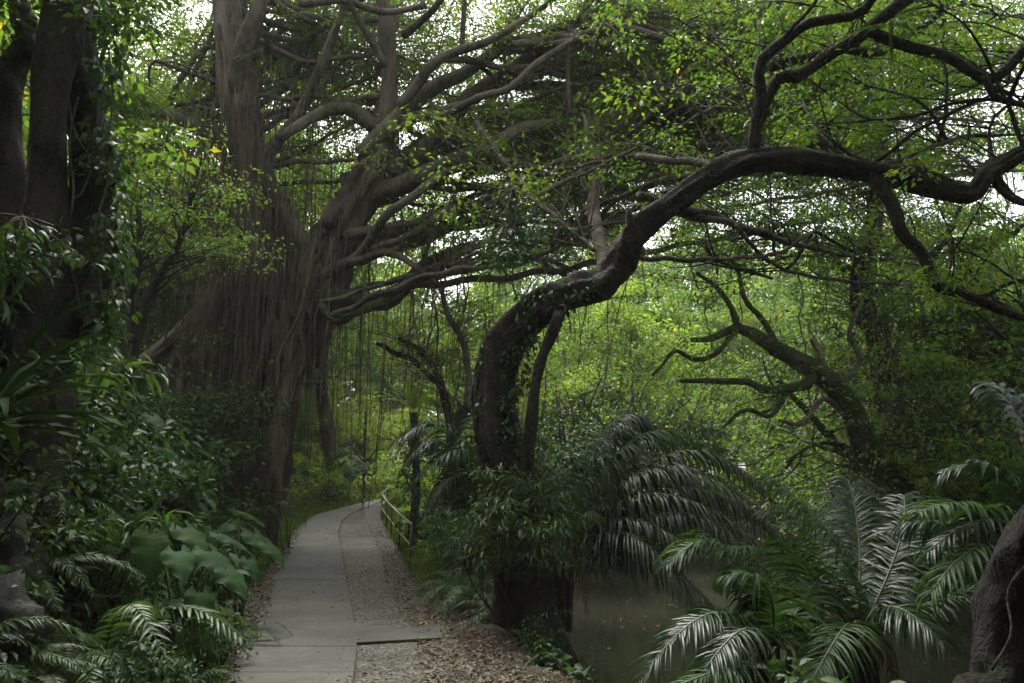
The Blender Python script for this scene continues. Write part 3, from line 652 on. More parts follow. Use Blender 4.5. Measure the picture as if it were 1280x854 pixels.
# ------------------------------------------------------------------ mossy tree across the creek and its neighbours
def tree_from(name, label, cat, baseP, strokes, mat, group=None, sides=14):
    t = thing(name, label, cat, baseP, group); out = []
    for i, (pl, m) in enumerate(strokes):
        P, r = stroke(pl)
        if i == 0: P = np.vstack([[np.array(baseP)-[0,0,.3]], P]); r = np.concatenate([[r[0]*1.35], r])
        b = Buf(); C, rr = tube(b, P, r, sides, gn=.45, ridge=.18, knots=25); link('trunk' if i == 0 else 'limb', b, M[m or mat], t); out.append((C, rr))
    return t, out
mt0 = onH(*(at(1100,640,17)[:2]))
mt, ml = tree_from('mossy_tree', 'crooked moss covered tree across the creek reaching up to the left', 'tree', mt0,
  [([(1098,610,17,15),(1078,560,17,14),(1062,520,17,14),(1044,486,17,13),(1024,462,17,13),(998,444,17,11),(968,430,17,9),(925,411,17,6.5),(890,425,17,4),(862,425,17,3)], None),
   ([(1022,468,17,6),(1010,474,16.8,7),(991,483,16.7,6),(958,489,16.6,5),(935,476,16.5,4.5),(895,476,16.4,3.5),(850,478,16,2.5)], None),
   ([(925,411,17,5),(915,385,17,3.5),(895,360,17.2,3),(870,340,17.4,2)], None),
   ([(1090,575,17,5),(1110,540,17,4),(1135,500,17,3)], None),
   ([(975,436,17,4),(950,395,17,3.5),(930,372,16.8,3),(918,330,16.8,2),(895,310,16.5,1.2)], None),([(1044,486,17,5),(1075,452,17,4),(1062,415,16.8,3),(1078,375,16.8,2)], 'grey_bark'),
   ([(985,484,16.8,4),(962,520,16.5,3),(930,512,16.4,2.5),(905,535,16.2,1.5)], None),([(925,411,17,3.5),(880,450,16.8,3),(845,440,16.6,2.5),(815,470,16.4,1.5)], None),([(1062,520,17,4),(1030,500,16.7,3),(1000,530,16.6,2.5),(975,525,16.5,1.5)], 'grey_bark'),
   ([(1031,456,16.8,5),(1022,436,16.8,4),(1012,424,16.8,3)], 'dead_wood')], 'mossy_bark')
C = ml[0][0]; lb = Buf(); rr = ml[0][1]; ids = R.integers(0, len(C)*3//4, 260); clumps(lb, C[ids]+R.normal(0,.12,(260,3)), 14, .2, .07, R, flat=.9); 
lbo = link('climbing_plant', lb, M['fern_leaf']); tag(lbo, 'small leaved creeper coating the leaning mossy trunk across the creek', 'creeper')
lb = Buf(); ex = np.concatenate([c[len(c)//2:][R.integers(0, len(c)-len(c)//2, 26)]+R.normal(0,.7,(26,3))+[0,0,.5] for c, _ in ml[:4]]); clumps(lb, ex, 40, R.uniform(.3,.6,len(ex)), .09, R); link('crown', lb, M['forest_leaf'], mt)
nt0 = onH(*(at(1108,640,19)[:2]))
nt_, nl = tree_from('shaded_tree', 'dark tall trunk standing close behind the mossy tree, roots hanging on it', 'tree', nt0,
  [([(1110,600,19,14),(1108,540,19,14),(1112,480,19,14),(1105,420,19,14),(1082,380,19,15),(1080,320,19,13),(1092,260,19,10),(1100,160,19,8)], None),
   ([(1112,490,19,12),(1142,466,18.6,9),(1175,460,18.2,8),(1205,450,18,7.5),(1247,437,17.8,7),(1290,430,17.6,6),(1340,440,17.5,5)], 'mossy_bark'),
   ([(1205,450,18,4),(1235,425,18,4),(1265,412,18,3.5),(1300,415,18,3)], 'mossy_bark'),
   ([(1085,350,19,6),(1050,330,19,5),(1010,300,19,4),(960,290,19,3)], None),
   ([(1085,380,19,6),(1130,340,19,6),(1170,320,19,4),(1200,260,19,3)], None),
   ([(1098,600,18.6,5),(1104,540,18.6,4),(1118,470,18.6,4),(1127,420,18.6,3)], 'grey_bark')], 'dark_bark')
for k in range(40):
    px = R.uniform(1075,1300); strand(at(px, R.uniform(340,460), R.uniform(17.6,19.4)), R.uniform(1.5,4), R.uniform(.008,.03), parent=nt_)
crown(nl[:5], 420, rng, per=45, size=.12, parent=nt_, reach=1.2, lift=.6, t0=.4, bark='dark_bark', mat='forest_leaf', spread=(.4,.8))

# ------------------------------------------------------------------ trunk at the bottom right corner
b0 = onH(*(at(1195,900,3.9)[:2]))
ct, _ = tree_from('stout_tree', 'thick dark trunk leaning out of the bottom right corner', 'tree', b0,
  [([(1204,900,3.9,38),(1226,840,3.9,34),(1258,780,3.9,32),(1302,722,3.8,31),(1350,640,3.7,36),(1420,500,3.7,30),(1460,200,3.7,26),(1560,-200,3.7,22),(1600,-420,3.7,14)], None)], 'black_bark', sides=32)
P, r = stroke([(1240,840,3.6,1.6),(1262,790,3.55,1.4),(1258,740,3.6,1.4),(1290,700,3.5,1.4)]); b = Buf(); tube(b, P, r, 6, gn=1, step=.04); tag(link('liana', b, M['grey_bark']), 'thin pale liana running over the brown trunk in the bottom right corner', 'vine')
shade_pts = []; cb = Buf()  # crown out of view, added above the corner trunk to shade the foreground palms
while len(shade_pts) < 330:
    q = np.array([R.uniform(-.5,9), R.uniform(.5,9.5), R.uniform(4.6,9.8)])
    if q[2] < 2.5+.80*q[1]: continue
    shade_pts.append(q)
hub = np.array([4.2,3.6,6.4])
for q in shade_pts[::3]: tube(cb, [hub, hub*.5+q*.5+R.normal(0,.2,3)+[0,0,.9], q], [.03,.018,.006], 5, n=8)
lb = Buf(); clumps(lb, shade_pts, 46, .6, .12, R); o = link('crown', lb, M['deep_leaf'], ct); sub(o, 'branchlets', cb, M['dark_bark'])

# ------------------------------------------------------------------ generic forest trees
def make_tree(name, seed, h, cw, leafmat, bark, nl=6, per=55, size=.15, cbase=.35, lean=.15):
    g = np.random.default_rng(seed)
    t = thing(name, 'x', 'tree', (0,0,0)); tb = Buf(); tops = []
    pts = [np.array([0,0,-.3])]; d = np.array([g.normal(0,lean), g.normal(0,lean), 1.])
    for i in range(6):
        d = nrm(d+g.normal(0,.13,3)*[1,1,.3]); pts.append(pts[-1]+d*h*.8/6)
    r0 = h*.016+.05; C, rr = tube(tb, pts, np.linspace(r0, r0*.3, 7), 10, gn=.5, ridge=.15)
    ends = []
    for k in range(nl):
        i = int(len(C)*(cbase+(.95-cbase)*k/nl)); a = k*2.4+g.normal(0,.4); L = cw*.5*g.uniform(.7,1.15); d = np.array([math.cos(a), math.sin(a), g.uniform(.15,.7)]); q = [C[i]]
        for s in range(4): d = nrm(d+g.normal(0,.28,3)+[0,0,.05]); q.append(q[-1]+d*L/4)
        lb_, lr = tube(tb, q, np.linspace(rr[i]*.6, .02, 5), 7, gn=.5, step=.25); 
        for m in range(5):
            j = g.integers(len(lb_)//3, len(lb_)); d2 = nrm(d+g.normal(0,.8,3)+[0,0,.2]); L2 = L*.4*g.uniform(.5,1.2); e = lb_[j]+d2*L2
            tube(tb, [lb_[j], (lb_[j]+e)/2+g.normal(0,.1,3), e], [.03,.018,.008], 5, n=6); ends.append(e); ends.append((lb_[j]+e)/2)
        ends.append(q[-1])
    ends += [C[-1], C[-3]]
    link('trunk', tb, M[bark], t)
    E = np.array(ends); E = np.concatenate([E, E+g.normal(0,.55,E.shape), E+g.normal(0,.8,E.shape)])
    lb = Buf(); clumps(lb, E, per, g.uniform(.4,.85,len(E)), size, g); link('crown', lb, M[leafmat], t)
    return t
protos = {}
protos['a'] = make_tree('forest_tree', 11, 11, 7.5, 'forest_leaf', 'grey_bark', 7, 60, .16)
protos['b'] = make_tree('forest_tree', 12, 8, 6, 'bright_leaf', 'grey_bark', 6, 60, .15, .25, .3)
protos['c'] = make_tree('forest_tree', 13, 13, 8, 'forest_leaf', 'dark_bark', 8, 60, .17, .4)
protos['d'] = make_tree('forest_tree', 14, 6, 5, 'bright_leaf', 'mossy_bark', 6, 55, .13, .2, .35)
protos['e'] = make_tree('forest_tree', 15, 15, 8, 'ficus_leaf', 'banyan_bark', 8, 60, .18, .45)
protos['s'] = make_tree('young_tree', 16, 4.2, 2.6, 'shrub_leaf', 'brown_bark', 5, 32, .12, .2, .2)
protos['k'] = make_tree('dark_tree', 18, 7.5, 6.5, 'deep_leaf', 'dark_bark', 8, 34, .14, .12, .4)
protos['u'] = make_tree('tangled_tree', 19, 4.6, 6.0, 'forest_leaf', 'grey_bark', 12, 1, .10, .10, .8)
protos['t'] = make_tree('tangled_tree', 17, 5.5, 5.2, 'forest_leaf', 'mossy_bark', 9, 9, .11, .12, .5)
used = set()
def put(kind, x, y, rz, sc, label, group, dz=0):
    p = onH(x, y, dz)
    if kind not in used:
        used.add(kind); o = protos[kind]; o.location = p; o.rotation_euler = (0,0,rz); o.scale = (sc,)*3; o['label'] = label; o['group'] = group; return o
    return copy_thing(protos[kind], p, rz, sc, label, group)
LAB = {'dark': ('dark leaved small tree crowding the far bank of the creek', 'dark small trees on the far bank'),
 'tall': ('tall slender tree rising behind the banyan canopy', 'tall trees behind the banyan'), 'tangle': ('crooked bare branched small tree in the dark tangle across the creek', 'tangled small trees across the creek'), 'tangleu': ('pale bare crooked stems of a low tree at the lit far end of the creek', 'pale crooked small trees at the end of the creek'), 'tanglel': ('crooked thin tree in the gloom on the left bank', 'tangled small trees on the left bank'),
 'bend': ('bright green tree standing beyond the bend of the path', 'bright trees beyond the path bend'),
       'creek': ('green tree of the wood behind the creek', 'trees behind the creek'),
       'left': ('shaded tree in the wood behind the banyan, on the left', 'shaded trees on the left bank'),
       'right': ('shaded tree on the far right bank of the creek', 'trees on the right bank'),
       'back': ('tall distant tree closing the view under the canopy', 'distant trees closing the view'),
       'near': ('tall tree of the surrounding wood, added so its crown shades the path', 'trees added to shade the path')}
def ok(x, y): return H(x, y) > WATER+.25 and not (xL(y)-1.2 < x < xG(y)+1.0 and y < 40)
def scatter(n, kinds, fx, fy, scr, lab, mind=1.8, seed=0):
    g = np.random.default_rng(seed); P = []; tries = 0
    while len(P) < n and tries < 6000:
        tries += 1; y = g.uniform(*fy); a, b_ = fx(y); x = g.uniform(a, b_)
        if not ok(x, y) or (-.62*y < x < -.12*y and y < 25) or (-.37*y < x < -.03*y and 22 < y < 46 and kinds != 'bdbd') or any((x-q[0])**2+(y-q[1])**2 < mind**2 for q in P): continue
        P.append((x, y)); put(kinds[g.integers(len(kinds))], x, y, g.uniform(0,6.28), g.uniform(*scr), *LAB[lab])
scatter(22, 'bdbd', lambda y: (-.45*y, .08*y), (42,66), (.6,1.0), 'bend', 2.5, 1)
scatter(52, 'abdba', lambda y: (-.02*y+.5, .75*y), (27,62), (.8,1.45), 'creek', 2.4, 2)
scatter(30, 'acde', lambda y: (-.8*y-2, -.30*y-1.5), (17,55), (.7,1.05), 'left', 3, 3)
scatter(22, 'adbc', lambda y: (.42*y+2, .85*y+6), (15,45), (.6,.95), 'right', 3, 4)
scatter(34, 'ecea', lambda y: (-.95*y, -.34*y) , (24,52), (1.2,1.7), 'tall', 3.2, 8)
scatter(34, 'kkt', lambda y: (.40*y, .85*y), (17,36), (.7,1.25), 'dark', 2.0, 12)
scatter(40, 'u', lambda y: (.06*y, .5*y), (16,33), (.7,1.3), 'tangleu', 1.2, 14)
scatter(70, 't', lambda y: (.10*y+.5, .8*y), (14,34), (.8,1.5), 'tangle', 1.5, 9)
scatter(14, 't', lambda y: (-.75*y, -.38*y), (22,34), (.8,1.5), 'tanglel', 1.5, 10)
scatter(24, 'dkb', lambda y: (-.46*y, -.22*y), (46,60), (.8,1.2), 'bend', 1.8, 22)
scatter(110, 'aceab', lambda y: (-.95*y, .95*y), (52,100), (1.2,2.2), 'back', 3, 5)
for (k, x, y, s) in (('e',-9,7,.9),('c',-10,1,.95),('e',6.5,2,.85),('c',11,6.5,.85),('a',-7,-4,.95),('e',0.8,-5,.9),('c',7,-7,1),('a',-4.5,-10,1.0),('e',14,0,1),('c',-14,-6,1),('a',13,-10,1.2),('e',-12,13,.9),('e',4,-14,1.1)):
    put(k, x, y, random.uniform(0,6), s, *LAB['near'])  # trees beside and behind the camera, added to cut the frontal sky light
scatter(34, 'cea', lambda y: (-24, 24), (-30,4), (.9,1.2), 'near', 3.6, 6) if False else None
g = np.random.default_rng(77); PP = []
while len(PP) < 44:
    x, y = g.uniform(-22,24), g.uniform(-24,9)
    if (abs(x+1.5) < 3.2 and y > -6) or (abs(x) < y*.95+1.5 and y > 0) or any(math.hypot(x-q[0], y-q[1]) < 3.2 for q in PP) or H(x, y) < WATER+.2: continue
    PP.append((x, y)); put('cea'[g.integers(3)], x, y, g.uniform(0,6.28), g.uniform(.85,1.15), *LAB['near'])
PP = []  # ring of low trees out of view, added to close off light from behind
while len(PP) < 44:
    x, y = g.uniform(-17,17), g.uniform(-15,4)
    if (abs(x) < abs(y)*0+1.6*y+9 and y > -4) or (abs(x+1.5) < 2.0 and y > -9) or any(math.hypot(x-q[0], y-q[1]) < 1.9 for q in PP) or H(x, y) < WATER+.2: continue
    PP.append((x, y)); put('kdk'[g.integers(3)], x, y, g.uniform(0,6.28), g.uniform(.75,1.1), 'low leafy unseen tree added behind the camera to block light from the horizon', 'unseen low trees added to block light')
# ------------------------------------------------------------------ fronds and palms
def frond(buf, A, Bc, T, npairs=46, ll=.42, lw=.032, droop=.55, rad=.013, rng=R, v=.5, rbuf=None, start=.16):
    """feather leaf: rachis along a quadratic curve A-Bc-T, drooping folded leaflets in a V on both sides"""
    A, Bc, T = map(np.asarray, (A, Bc, T)); u = np.linspace(0,1,14)[:,None]; C = A*(1-u)**2+2*Bc*u*(1-u)+T*u*u
    tube(rbuf if rbuf is not None else buf, C, np.linspace(rad, rad*.25, 14), 5, n=18)
    t = np.linspace(start, 1, npairs); P = A*(1-t[:,None])**2+2*Bc*t[:,None]*(1-t[:,None])+T*t[:,None]**2
    D = nrm(2*(1-t[:,None])*(Bc-A)+2*t[:,None]*(T-Bc)); S = nrm(np.cross(D, [0,0,1.])+1e-6); U = np.cross(S, D)
    droop = droop*rng.uniform(.75,1.45); K = 5; w = np.array([.55,1,.95,.7,.08])
    for sg in (-1, 1):
        L = ll*(.35+.65*np.sin(np.clip((t-start)/(1-start)*.86+.14,0,1)*PI)**.6)*rng.uniform(.8,1.12,npairs)*np.where(rng.random(npairs)<.07, rng.uniform(.2,.6,npairs), 1)
        d = nrm(S*sg+D*(.45+.6*t[:,None])+U*(v*.6)+rng.normal(0,.12,(npairs,3))); q = P.copy(); rows = []; 
        bw = nrm(D+rng.normal(0,.12,D.shape))
        for k in range(K):
            n_ = nrm(np.cross(d, bw)); fold = np.abs(n_)*0
            ww = (lw*w[k]*.5); rows.append(np.stack([q+bw*ww, q-[0,0,ww*.35], q-bw*ww], 1))
            d = nrm(d+np.array([0,0,-1])*droop*(.35+.25*k)*rng.uniform(.4,1.6,(npairs,1))); q = q+d*(L/(K-1))[:,None]
        V = np.stack(rows, 1)   # pairs,K,3,3
        V = V.reshape(-1,3); f = []
        for k in range(K-1):
            for m in range(2):
                f.append((k*3+m, k*3+m+1, k*3+3+m+1, k*3+3+m))
        f = np.array(f)[None]+(np.arange(npairs)*K*3)[:,None,None]; buf.add(V, f.reshape(-1,4))
def palm(name, label, basept, fr, group=None, mat='palm_leaf', **kw):
    t = thing(name, label, 'palm', basept, group)
    b = Buf()
    for k in range(9):
        a = k*.7; q = np.array(basept)+[.10*math.cos(a), .10*math.sin(a), 0]; tube(b, [q-[0,0,.3], q+[.03*math.cos(a),.03*math.sin(a),.25], q+[.09*math.cos(a),.09*math.sin(a),.55]], [.05,.04,.015], 6, ridge=.2)
    link('stem', b, M['brown_bark'], t)
    for f in fr:
        b = Buf(); rb_ = Buf(); kk = dict(kw); 
        if len(f) > 3: kk.update(f[3])
        frond(b, *f[:3], rbuf=rb_, **kk); o = link('frond', b, M[mat if random.random() < (.95 if 'silvery' in label or 'brown creek' in label else .5) else 'palm_leaf_young'], t); sub(o, 'rachis', rb_, M['green_stem'])
    return t
def FR(base, Yb, lst):
    """fronds through (apex px) and (tip px) seen from the path; the curve's control lies beyond the apex"""
    out = []
    for f in lst:
        ax, ay, tx, ty, Ya, Yt = f[:6]; A = np.array(base, float); T = at(tx, ty, Yt); m = at(ax, ay, Ya); Bc = 2*m-.5*(A+T)
        out.append((A+R.normal(0,.04,3), Bc, T)+((f[6],) if len(f) > 6 else ()))
    return out
def auto(base, n, L, rng, elev=(.5,1.2), az=(0,6.28), **kw):
    out = []
    for k in range(n):
        a = rng.uniform(*az); e = rng.uniform(*elev); l = L*rng.uniform(.75,1.1); h = np.array([math.cos(a), math.sin(a), 0]); A = np.array(base)+[0,0,.25]
        out.append((A, A+h*l*.45*math.cos(e)+[0,0,l*.75*math.sin(e)], A+h*l*.95*math.cos(e*.6)+[0,0,l*.35*math.sin(e)], kw))
    return out
pA = onH(*at(592,690,11.5)[:2]); big = dict(ll=.50, lw=.04)
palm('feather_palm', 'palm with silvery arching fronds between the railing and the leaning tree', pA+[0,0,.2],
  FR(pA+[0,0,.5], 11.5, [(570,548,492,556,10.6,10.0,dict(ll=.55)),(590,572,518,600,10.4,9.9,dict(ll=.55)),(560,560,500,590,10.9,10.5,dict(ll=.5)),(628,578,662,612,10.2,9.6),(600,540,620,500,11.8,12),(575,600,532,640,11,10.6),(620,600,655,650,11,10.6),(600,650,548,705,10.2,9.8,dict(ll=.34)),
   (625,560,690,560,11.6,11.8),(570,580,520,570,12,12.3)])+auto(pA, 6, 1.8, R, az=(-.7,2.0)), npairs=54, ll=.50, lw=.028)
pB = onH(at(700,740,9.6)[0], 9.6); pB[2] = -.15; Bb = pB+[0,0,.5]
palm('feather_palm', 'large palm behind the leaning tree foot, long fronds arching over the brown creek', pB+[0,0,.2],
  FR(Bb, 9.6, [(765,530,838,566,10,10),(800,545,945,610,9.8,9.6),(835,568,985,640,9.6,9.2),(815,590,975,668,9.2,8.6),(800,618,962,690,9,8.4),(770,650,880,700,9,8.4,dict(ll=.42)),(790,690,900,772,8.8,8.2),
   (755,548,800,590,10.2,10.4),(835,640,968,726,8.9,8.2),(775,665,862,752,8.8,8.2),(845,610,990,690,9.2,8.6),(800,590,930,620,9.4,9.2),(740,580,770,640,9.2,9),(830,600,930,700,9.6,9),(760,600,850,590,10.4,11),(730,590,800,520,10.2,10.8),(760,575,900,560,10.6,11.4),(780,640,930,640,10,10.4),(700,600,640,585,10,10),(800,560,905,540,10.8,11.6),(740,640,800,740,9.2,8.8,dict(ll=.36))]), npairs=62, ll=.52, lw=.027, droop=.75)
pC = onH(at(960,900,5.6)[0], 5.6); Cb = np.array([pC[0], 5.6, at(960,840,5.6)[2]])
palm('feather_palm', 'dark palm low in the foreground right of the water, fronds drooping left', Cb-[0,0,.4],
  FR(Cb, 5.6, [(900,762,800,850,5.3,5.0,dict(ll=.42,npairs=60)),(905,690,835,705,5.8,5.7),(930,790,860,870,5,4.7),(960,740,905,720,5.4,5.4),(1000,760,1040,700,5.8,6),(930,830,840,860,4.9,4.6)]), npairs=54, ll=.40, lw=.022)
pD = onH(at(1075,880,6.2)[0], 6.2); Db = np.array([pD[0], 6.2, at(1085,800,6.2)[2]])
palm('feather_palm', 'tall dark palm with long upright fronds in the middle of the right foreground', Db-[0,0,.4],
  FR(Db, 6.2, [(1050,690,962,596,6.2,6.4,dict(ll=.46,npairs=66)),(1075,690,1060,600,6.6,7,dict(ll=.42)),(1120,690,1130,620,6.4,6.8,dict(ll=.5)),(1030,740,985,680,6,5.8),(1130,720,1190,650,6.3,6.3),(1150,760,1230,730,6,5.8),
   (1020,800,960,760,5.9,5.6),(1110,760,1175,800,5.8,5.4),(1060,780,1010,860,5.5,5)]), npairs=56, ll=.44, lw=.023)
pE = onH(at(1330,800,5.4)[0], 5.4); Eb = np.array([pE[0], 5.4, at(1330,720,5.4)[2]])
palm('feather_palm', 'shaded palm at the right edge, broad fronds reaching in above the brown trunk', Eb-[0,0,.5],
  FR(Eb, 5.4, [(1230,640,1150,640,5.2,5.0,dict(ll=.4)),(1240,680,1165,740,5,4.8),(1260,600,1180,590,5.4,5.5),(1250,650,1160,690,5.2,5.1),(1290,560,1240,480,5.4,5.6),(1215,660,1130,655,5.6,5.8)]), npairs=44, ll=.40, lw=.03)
pF = onH(at(870,700,12.5)[0]+2.2, 9.2)
palm('feather_palm', 'half hidden palm on the creek bank behind the upright foreground fronds', at(1010,760,8)-[0,0,.2],
  FR(at(1010,740,8), 8, [(960,690,900,690,7.6,7.4),(1000,660,960,640,8,8.2),(1070,690,1130,680,8,8),(1040,650,1075,600,8.4,8.8),(980,720,910,760,7.4,7.1)]), npairs=46, ll=.42, lw=.021)

for t_, Bs, lst in ((bpy.data.objects['feather_palm.001'], Bb, [(720,690,735,770,9.3,9.0),(675,670,668,745,9.2,8.9)]), (bpy.data.objects['feather_palm.002'], Cb, [(935,800,925,870,5.2,5.0)]), (bpy.data.objects['feather_palm.003'], Db, [(1100,800,1120,870,6,5.8)])):
    for f in FR(Bs, 0, lst):
        b = Buf(); rb_ = Buf(); frond(b, *f[:3], rbuf=rb_, npairs=34, ll=.30, lw=.02, droop=1.6); o = link('frond', b, M['dead_frond'], t_); o['label'] = 'withered brown frond hanging down'; sub(o, 'rachis', rb_, M['brown_bark'])
# ------------------------------------------------------------------ shrub kinds
def make_shrub(name, seed, rad, h, n, size, mat, nice=False, asp=.5, droop=.6, stems=9, cat='shrub', per=14):
    g = np.random.default_rng(seed); t = thing(name, 'x', cat, (0,0,0)); sb = Buf(); E = []
    for k in range(stems):
        a = g.uniform(0,6.28); q = [np.array([0,0,-.1])]; d = np.array([math.cos(a)*.6, math.sin(a)*.6, 1.])
        for s in range(4): d = nrm(d+g.normal(0,.3,3)); q.append(q[-1]+d*h*g.uniform(.2,.3)*[rad/h*1.2, rad/h*1.2, 1]); 
        C, _ = tube(sb, q, np.linspace(.012,.004,5), 5, n=12); E += list(C[3:])
    link('stem', sb, M['brown_bark'], t); E = np.array(E); E = E[g.integers(0, len(E), n//per)]+g.normal(0, rad*.22, (n//per,3)); E[:,2] = np.abs(E[:,2])
    lb = Buf(); clumps(lb, E, per, rad*.3, size, g, nice=nice, asp=asp, droop=droop); link('foliage', lb, M[mat], t); return t
def make_fern(name, seed, n, L, mat='fern_leaf', ll=.13, lw=.018, npairs=30, elev=(.3,1.1)):
    g = np.random.default_rng(seed); t = thing(name, 'x', 'fern', (0,0,0))
    for k in range(n):
        a = k*2.4; e = g.uniform(*elev); l = L*g.uniform(.7,1.1); h = np.array([math.cos(a), math.sin(a), 0]); A = np.zeros(3)
        b = Buf(); frond(b, A, A+h*l*.45+[0,0,l*.8*math.sin(e)], A+h*l*.95+[0,0,l*.1*math.sin(e)-.05], npairs=npairs, ll=ll, lw=lw, droop=.25, rad=.005, rng=g, v=.1); link('frond', b, M[mat], t)
    return t
S = {}
S['broad'] = make_shrub('broadleaf_shrub', 31, .55, .8, 520, .15, 'shrub_leaf', True, .5, .9)
S['fine'] = make_shrub('fine_leaved_shrub', 32, .6, .9, 1500, .075, 'shrub_leaf', False, .5, .5, 12)
S['lance'] = make_shrub('lance_leaved_shrub', 33, .6, .9, 900, .16, 'fern_leaf', True, .2, .8, 12)
S['bright'] = make_shrub('bright_shrub', 34, .7, 1.0, 1100, .12, 'bright_leaf', False, .5, .5, 10)
S['fern'] = make_fern('fern', 35, 13, .9)
S['fern2'] = make_fern('fern', 36, 10, 1.3, ll=.2, lw=.03, npairs=26)
sused = set()
def puts(kind, p, rz, sc, label, group, tilt=(0,0)):
    if kind not in sused:
        sused.add(kind); o = S[kind]; o.location = [float(c) for c in p]; o.rotation_euler = (tilt[0], tilt[1], rz); o.scale = (sc,)*3; o['label'] = label; o['group'] = group; return o
    return copy_thing(S[kind], p, rz, sc, label, group, tilt)
KN = {'broad':'broad leaved shrub','fine':'fine leaved shrub','lance':'narrow leaved shrub','bright':'bright green shrub','fern':'fern','fern2':'coarse fern'}
def sscat(n, kinds, fx, fy, scr, where, group, seed, mind=.45, cond=None):
    g = np.random.default_rng(seed); P = []; tr_ = 0
    while len(P) < n and tr_ < 8000:
        tr_ += 1; y = g.uniform(*fy); a, b_ = fx(y); x = g.uniform(a, b_)
        if H(x, y) < WATER+.05 or (xL(y)-.55 < x < xG(y)+.45 and y < 40): continue
        if cond and not cond(x, y): continue
        if any((x-q[0])**2+(y-q[1])**2 < mind**2 for q in P): continue
        P.append((x, y)); k = kinds[g.integers(len(kinds))]; puts(k, onH(x, y, -.03), g.uniform(0,6.28), g.uniform(*scr), KN[k]+' '+where, KN[k]+'s '+group, (g.normal(0,.15), g.normal(0,.15)))
near_l = lambda y: (xL(y)-6.0, xL(y)-.85)
sscat(190, ['lance','fine','fern','lance','fern2','fine','broad','fern'], near_l, (3.4,13), (.7,1.25), 'on the shaded bank left of the path', 'on the near left bank', 41, .5)
sscat(36, ['broad','fine','lance','fine'], lambda y: (xL(y)-5.5, xL(y)-1.5), (5.5,9.5), (1.1,1.7), 'standing tall on the shaded bank left of the path', 'tall on the left bank', 51, .6)
sscat(60, ['fine','bright','lance','fern2','broad'], lambda y:(xL(y)-7, xL(y)-1.1), (12.5,24), (.6,1.0), 'under the banyan roots', 'under the banyan', 42, .6)
sscat(70, ['bright','fine','bright','broad'], lambda y:(-.6*y, .05*y), (24,48), (1.1,2.0), 'in the bright clearing beyond the path bend', 'beyond the path bend', 43, 1.0)
sscat(60, ['fine','fern','broad','lance'], lambda y:(xG(y)+(2.1 if y>8.6 else .7), xG(y)+4.4), (9,27), (.6,1.1), 'between the railing and the creek', 'between railing and creek', 44, .5)
sscat(10, ['broad','fern','lance','fine'], lambda y:(xG(y)+.6, xG(y)+1.9), (5.4,9.5), (.35,.6), 'on the creek edge by the gravel', 'on the near creek edge', 45, .3, lambda x,y: abs(x)>.2 or y>9)
sscat(80, ['fine','lance','broad','fern2'], lambda y:(.28*y, .9*y+4), (9,34), (.9,1.7), 'in the dark undergrowth across the creek', 'across the creek', 46, .8)
sscat(34, ['fern2','lance','fine','broad'], lambda y:(1.2, 9), (3.6,8.5), (.6,1.0), 'in the shade under the foreground palms', 'under the foreground palms', 47, .5, lambda x,y: math.hypot(x-2.4,y-3.9)>.7 and x>.28*y)
g = np.random.default_rng(48)
for i in range(34):
    y = g.uniform(14, 40); x = g.uniform(-.6*y, .8*y)
    if ok(x, y) and not (-.36*y < x < -.1*y and y < 32): put('s', x, y, g.uniform(0,6), g.uniform(.7,1.3), 'slender young tree in the shade of the wood', 'young trees of the understorey')

for i, (px, py, Y, k, sc) in enumerate(((538,700,17,'fine',1.5),(572,700,15.6,'broad',1.4),(590,700,14.0,'fine',1.4),(560,690,14.6,'lance',1.1),(578,700,11,'fern2',.8),(585,720,10.2,'fern',1.0),(600,745,9.6,'fern2',.8),(572,680,12.2,'lance',.8),(545,668,13.6,'bright',.5),(540,655,15.6,'bright',.5),(526,640,19,'bright',.7),(522,632,22,'bright',.8),(620,760,9.0,'fern',.7),(700,790,8.8,'broad',.6),(720,820,8.2,'lance',.45))):
    puts(k, onH(*at(px, py, Y)[:2]), i*1.3, sc, KN[k]+' crowding the foot of the leaning tree and the railing', KN[k]+'s by the leaning tree foot')
for i, (px, Y, k, sc) in enumerate(((225,5.7,'fern',.6),(258,6.2,'lance',.5),(200,5.4,'fine',.7),(280,6.9,'fine',.55),(240,6.6,'broad',.6),(300,7.6,'fern',.6))):
    puts(k, onH(*at(px, 760, Y)[:2]), i*1.3, sc, 'small '+KN[k]+' under the elephant ear leaves beside the concrete', KN[k]+'s under the elephant ears')
# forest curtain vines: each one a thing
g = np.random.default_rng(49); vg = 'hanging vines of the wood'
vproto = []
for k in range(4):
    b = Buf(); q = [np.array([0,0,0.])]; 
    for s in range(8): q.append(q[-1]+[g.normal(0,.12), g.normal(0,.12), -.9])
    tube(b, q, np.full(9,.019), 5, gn=.8, n=30); o = link('hanging_vine', b, M['root_bark']); vproto.append(o)
for k in range(110):
    px = g.choice([g.uniform(140,300), g.uniform(420,640), g.uniform(640,1280)], p=[.3,.3,.4]); Y = g.uniform(15,30); p = at(px, g.uniform(90,330), Y)
    o = vproto[k] if k < 4 else vproto[k%4].copy()
    if k >= 4: COL.objects.link(o)
    o.location = p; o.rotation_euler = (0,0,g.uniform(0,6)); s = g.uniform(.35,.8); o.scale = (1,1,s); tag(o, 'thin brown vine hanging straight down among the trees', 'vine', vg)

